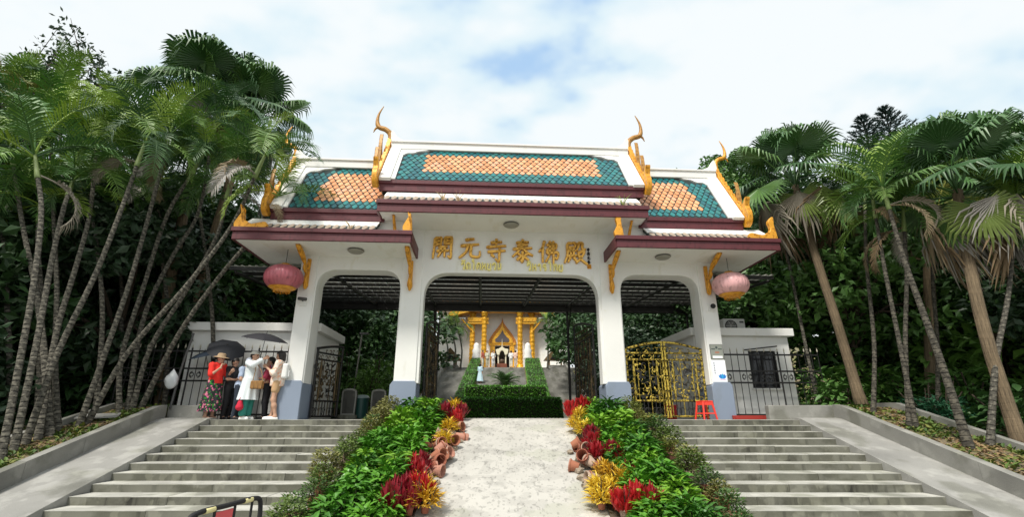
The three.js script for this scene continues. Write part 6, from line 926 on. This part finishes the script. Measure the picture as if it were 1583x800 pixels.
{
  person('person in pale print blouse and tan shorts, holding a phone', pp(421, 12.5), -1.35, { h: 1.66, nod: 0.25, arms: [[[-0.22, 1.1, 0.08], [-0.1, 1.24, 0.28], [0.2, 0.5, 0.6], 0.7, [1, 0, 0]], [[0.22, 1.1, 0.08], [0.08, 1.26, 0.3], [-0.2, 0.5, 0.6], 0.7, [-1, 0, 0]]], hair: 'bob', top: { mat: cloth([0.8, 0.72, 0.66], T.blouse), sleeve: 1.3, loose: 0.026, hem: 0.8 }, legs: { to: 0.42, mat: cloth([0.5, 0.32, 0.17]) }, shoes: cloth([0.85, 0.85, 0.84]), ankle: [[-0.09, 0.07, 0.06], [0.09, 0.07, -0.08]] });
  const c = pp(440, 12.5), b = thing('backpack', 'white backpack worn by the tan shorts wearer beside the column', 'backpack', [c[0] - 0.14, 0.98, c[2]]); b.rotation.y = -1.35; mesh('body', rbox(0.3, 0.38, 0.16, 0.06, 0, 0.19, 0, 4), cloth([0.78, 0.78, 0.76]), b); mesh('pocket', rbox(0.22, 0.16, 0.05, 0.02, 0, 0.12, -0.09), cloth([0.7, 0.7, 0.69]), b); for (const x of [-0.1, 0.1]) mesh('strap', tube([V(x, 0.36, 0.06), V(x, 0.44, 0.14), V(x, 0.4, 0.24)], 0.014, 6), cloth([0.7, 0.7, 0.69]), b);
  const q = pp(408, 12.45), ph = thing('phone', 'dark phone held up in front of the print blouse wearer', 'phone', [q[0], 1.26, q[2]]); ph.rotation.set(0.3, -1.35, 0, 'YXZ'); mesh('case', rbox(0.075, 0.15, 0.009, 0.006), M.black, ph); mesh('screen', box(0.066, 0.136, 0.002, 0, 0, -0.0062), std([0.01, 0.01, 0.012], 0.1), ph);
}
// umbrellas: eight panels on ribs, shaft and handle
function umbrella(label, tip, R, tilt, turn, col, reach) {
  const t = thing('umbrella', label, 'umbrella', [tip.x, tip.y, tip.z]); t.rotation.set(tilt[0], turn, tilt[1], 'YXZ'); const panel = (() => { const pos = [], N = 6, M2 = 5; const pt = (q, a) => { const r = R * q, sag = 1 - 0.07 * q * Math.pow(Math.sin((a + 0.5) * Math.PI), 1) * q, th = a * Math.PI / 4; return [Math.cos(th) * r * sag, -0.3 * R * Math.pow(q, 1.9) - 0.02, Math.sin(th) * r * sag]; }; for (let i = 0; i < N; i++) for (let j = 0; j < M2; j++) { const a = pt(i / N, j / M2 - 0.5), b = pt((i + 1) / N, j / M2 - 0.5), c = pt((i + 1) / N, (j + 1) / M2 - 0.5), d = pt(i / N, (j + 1) / M2 - 0.5); pos.push(...a, ...c, ...b, ...a, ...d, ...c); } return tri(pos); })(); const m = std(col, 0.75, { side: THREE.DoubleSide });
  for (let k = 0; k < 8; k++) { const p = mesh('panel', panel, m, t); p.rotation.y = k * Math.PI / 4; const r = mesh('rib', tube([V(0.02, -0.03, 0), V(R * 0.5, -0.03 - 0.3 * R * 0.27, 0), V(R * 0.98, -0.04 - 0.3 * R * 0.96, 0)], 0.005, 4), M.steel, t); r.rotation.y = (k + 0.5) * Math.PI / 4; }
  mesh('shaft', tube([V(0, 0.05, 0), V(0, -reach, 0)], 0.008, 6), M.steel, t); mesh('handle', tube([V(0, -reach + 0.1, 0), V(0, -reach, 0), V(0.03, -reach - 0.04, 0), V(0.06, -reach, 0)], 0.014, 6), M.black, t); return t;
}
umbrella('open black umbrella held over the long white tunic and print blouse', at(413, 515, 12.45), 0.56, [0.1, -0.16], 0, [0.02, 0.02, 0.026], 0.62);
umbrella('open dark umbrella tilted behind the straw hat and black clothes', at(352, 534, 12.8), 0.47, [0.75, -0.12], 0.4, [0.012, 0.014, 0.02], 0.6);
umbrella('small dark umbrella held low beside the straw hat near the railing', at(318, 543, 13.0), 0.4, [0.2, 0.25], 0.2, [0.02, 0.035, 0.06], 0.55);
// visitors on the temple terrace and stairs
const VIS = 'visitors at the temple';
for (const [u, d, c1, c2, lab] of [[746, 47.2, [0.5, 0.12, 0.08], [0.7, 0.66, 0.55], 'distant visitor in rust top and cream trousers on the temple terrace'], [753, 47.4, [0.6, 0.58, 0.45], [0.5, 0.48, 0.36], 'distant visitor in khaki clothes before the temple door'], [762, 47.6, [0.8, 0.8, 0.78], [0.7, 0.7, 0.7], 'distant visitor in white clothes left of the incense pavilion door'], [790, 47.5, [0.78, 0.78, 0.76], [0.7, 0.68, 0.6], 'distant visitor in white clothes under the right gilded pilaster'], [797, 47.3, [0.75, 0.5, 0.4], [0.6, 0.5, 0.42], 'distant visitor in peach clothes beside a gilded temple column']]) { const p = at(u, 575, d); person(lab.replace(' left of the', ' beside the').replace('right gilded', 'gilded'), [p.x, TY, p.z], 0.2 + rr(-1, 1) + (u > 780 ? 3 : 0), { h: 1.62, cell: 0.035, arms: [[[-0.22, 1.08, 0.02], [-0.2, 0.86, 0.1], [0, -1, 0], 0.5], [[0.22, 1.08, 0.02], [0.18, 1.05, 0.2], [0, 0, 1], 0.5]], hair: 'short', top: { mat: cloth(c1), sleeve: 0.9, hem: 0.85 }, legs: { to: 1.9, mat: cloth(c2) } }, VIS); }
{ const d = 41.5, p = at(737, 590, d), i = Math.ceil((-21.6 - p.z) / 0.5), y = 0.2 + i * (TY - 0.2) / 28; person('distant visitor in long pale blue dress on the temple stairs', [-2.7, y, p.z], 2.6, { h: 1.62, cell: 0.035, arms: [[[-0.22, 1.08, 0.02], [-0.2, 0.86, 0.06], [0, -1, 0], 0.5], [[0.22, 1.08, 0.02], [0.2, 0.86, 0.06], [0, -1, 0], 0.5]], hair: 'bob', top: { mat: cloth([0.5, 0.68, 0.78]), sleeve: 0.9 }, skirt: { y0: 1.0, y1: 0.2, r0: 0.16, r1: 0.3, mat: cloth([0.55, 0.72, 0.8]) } }, VIS); }
renderer.render(scene, camera);
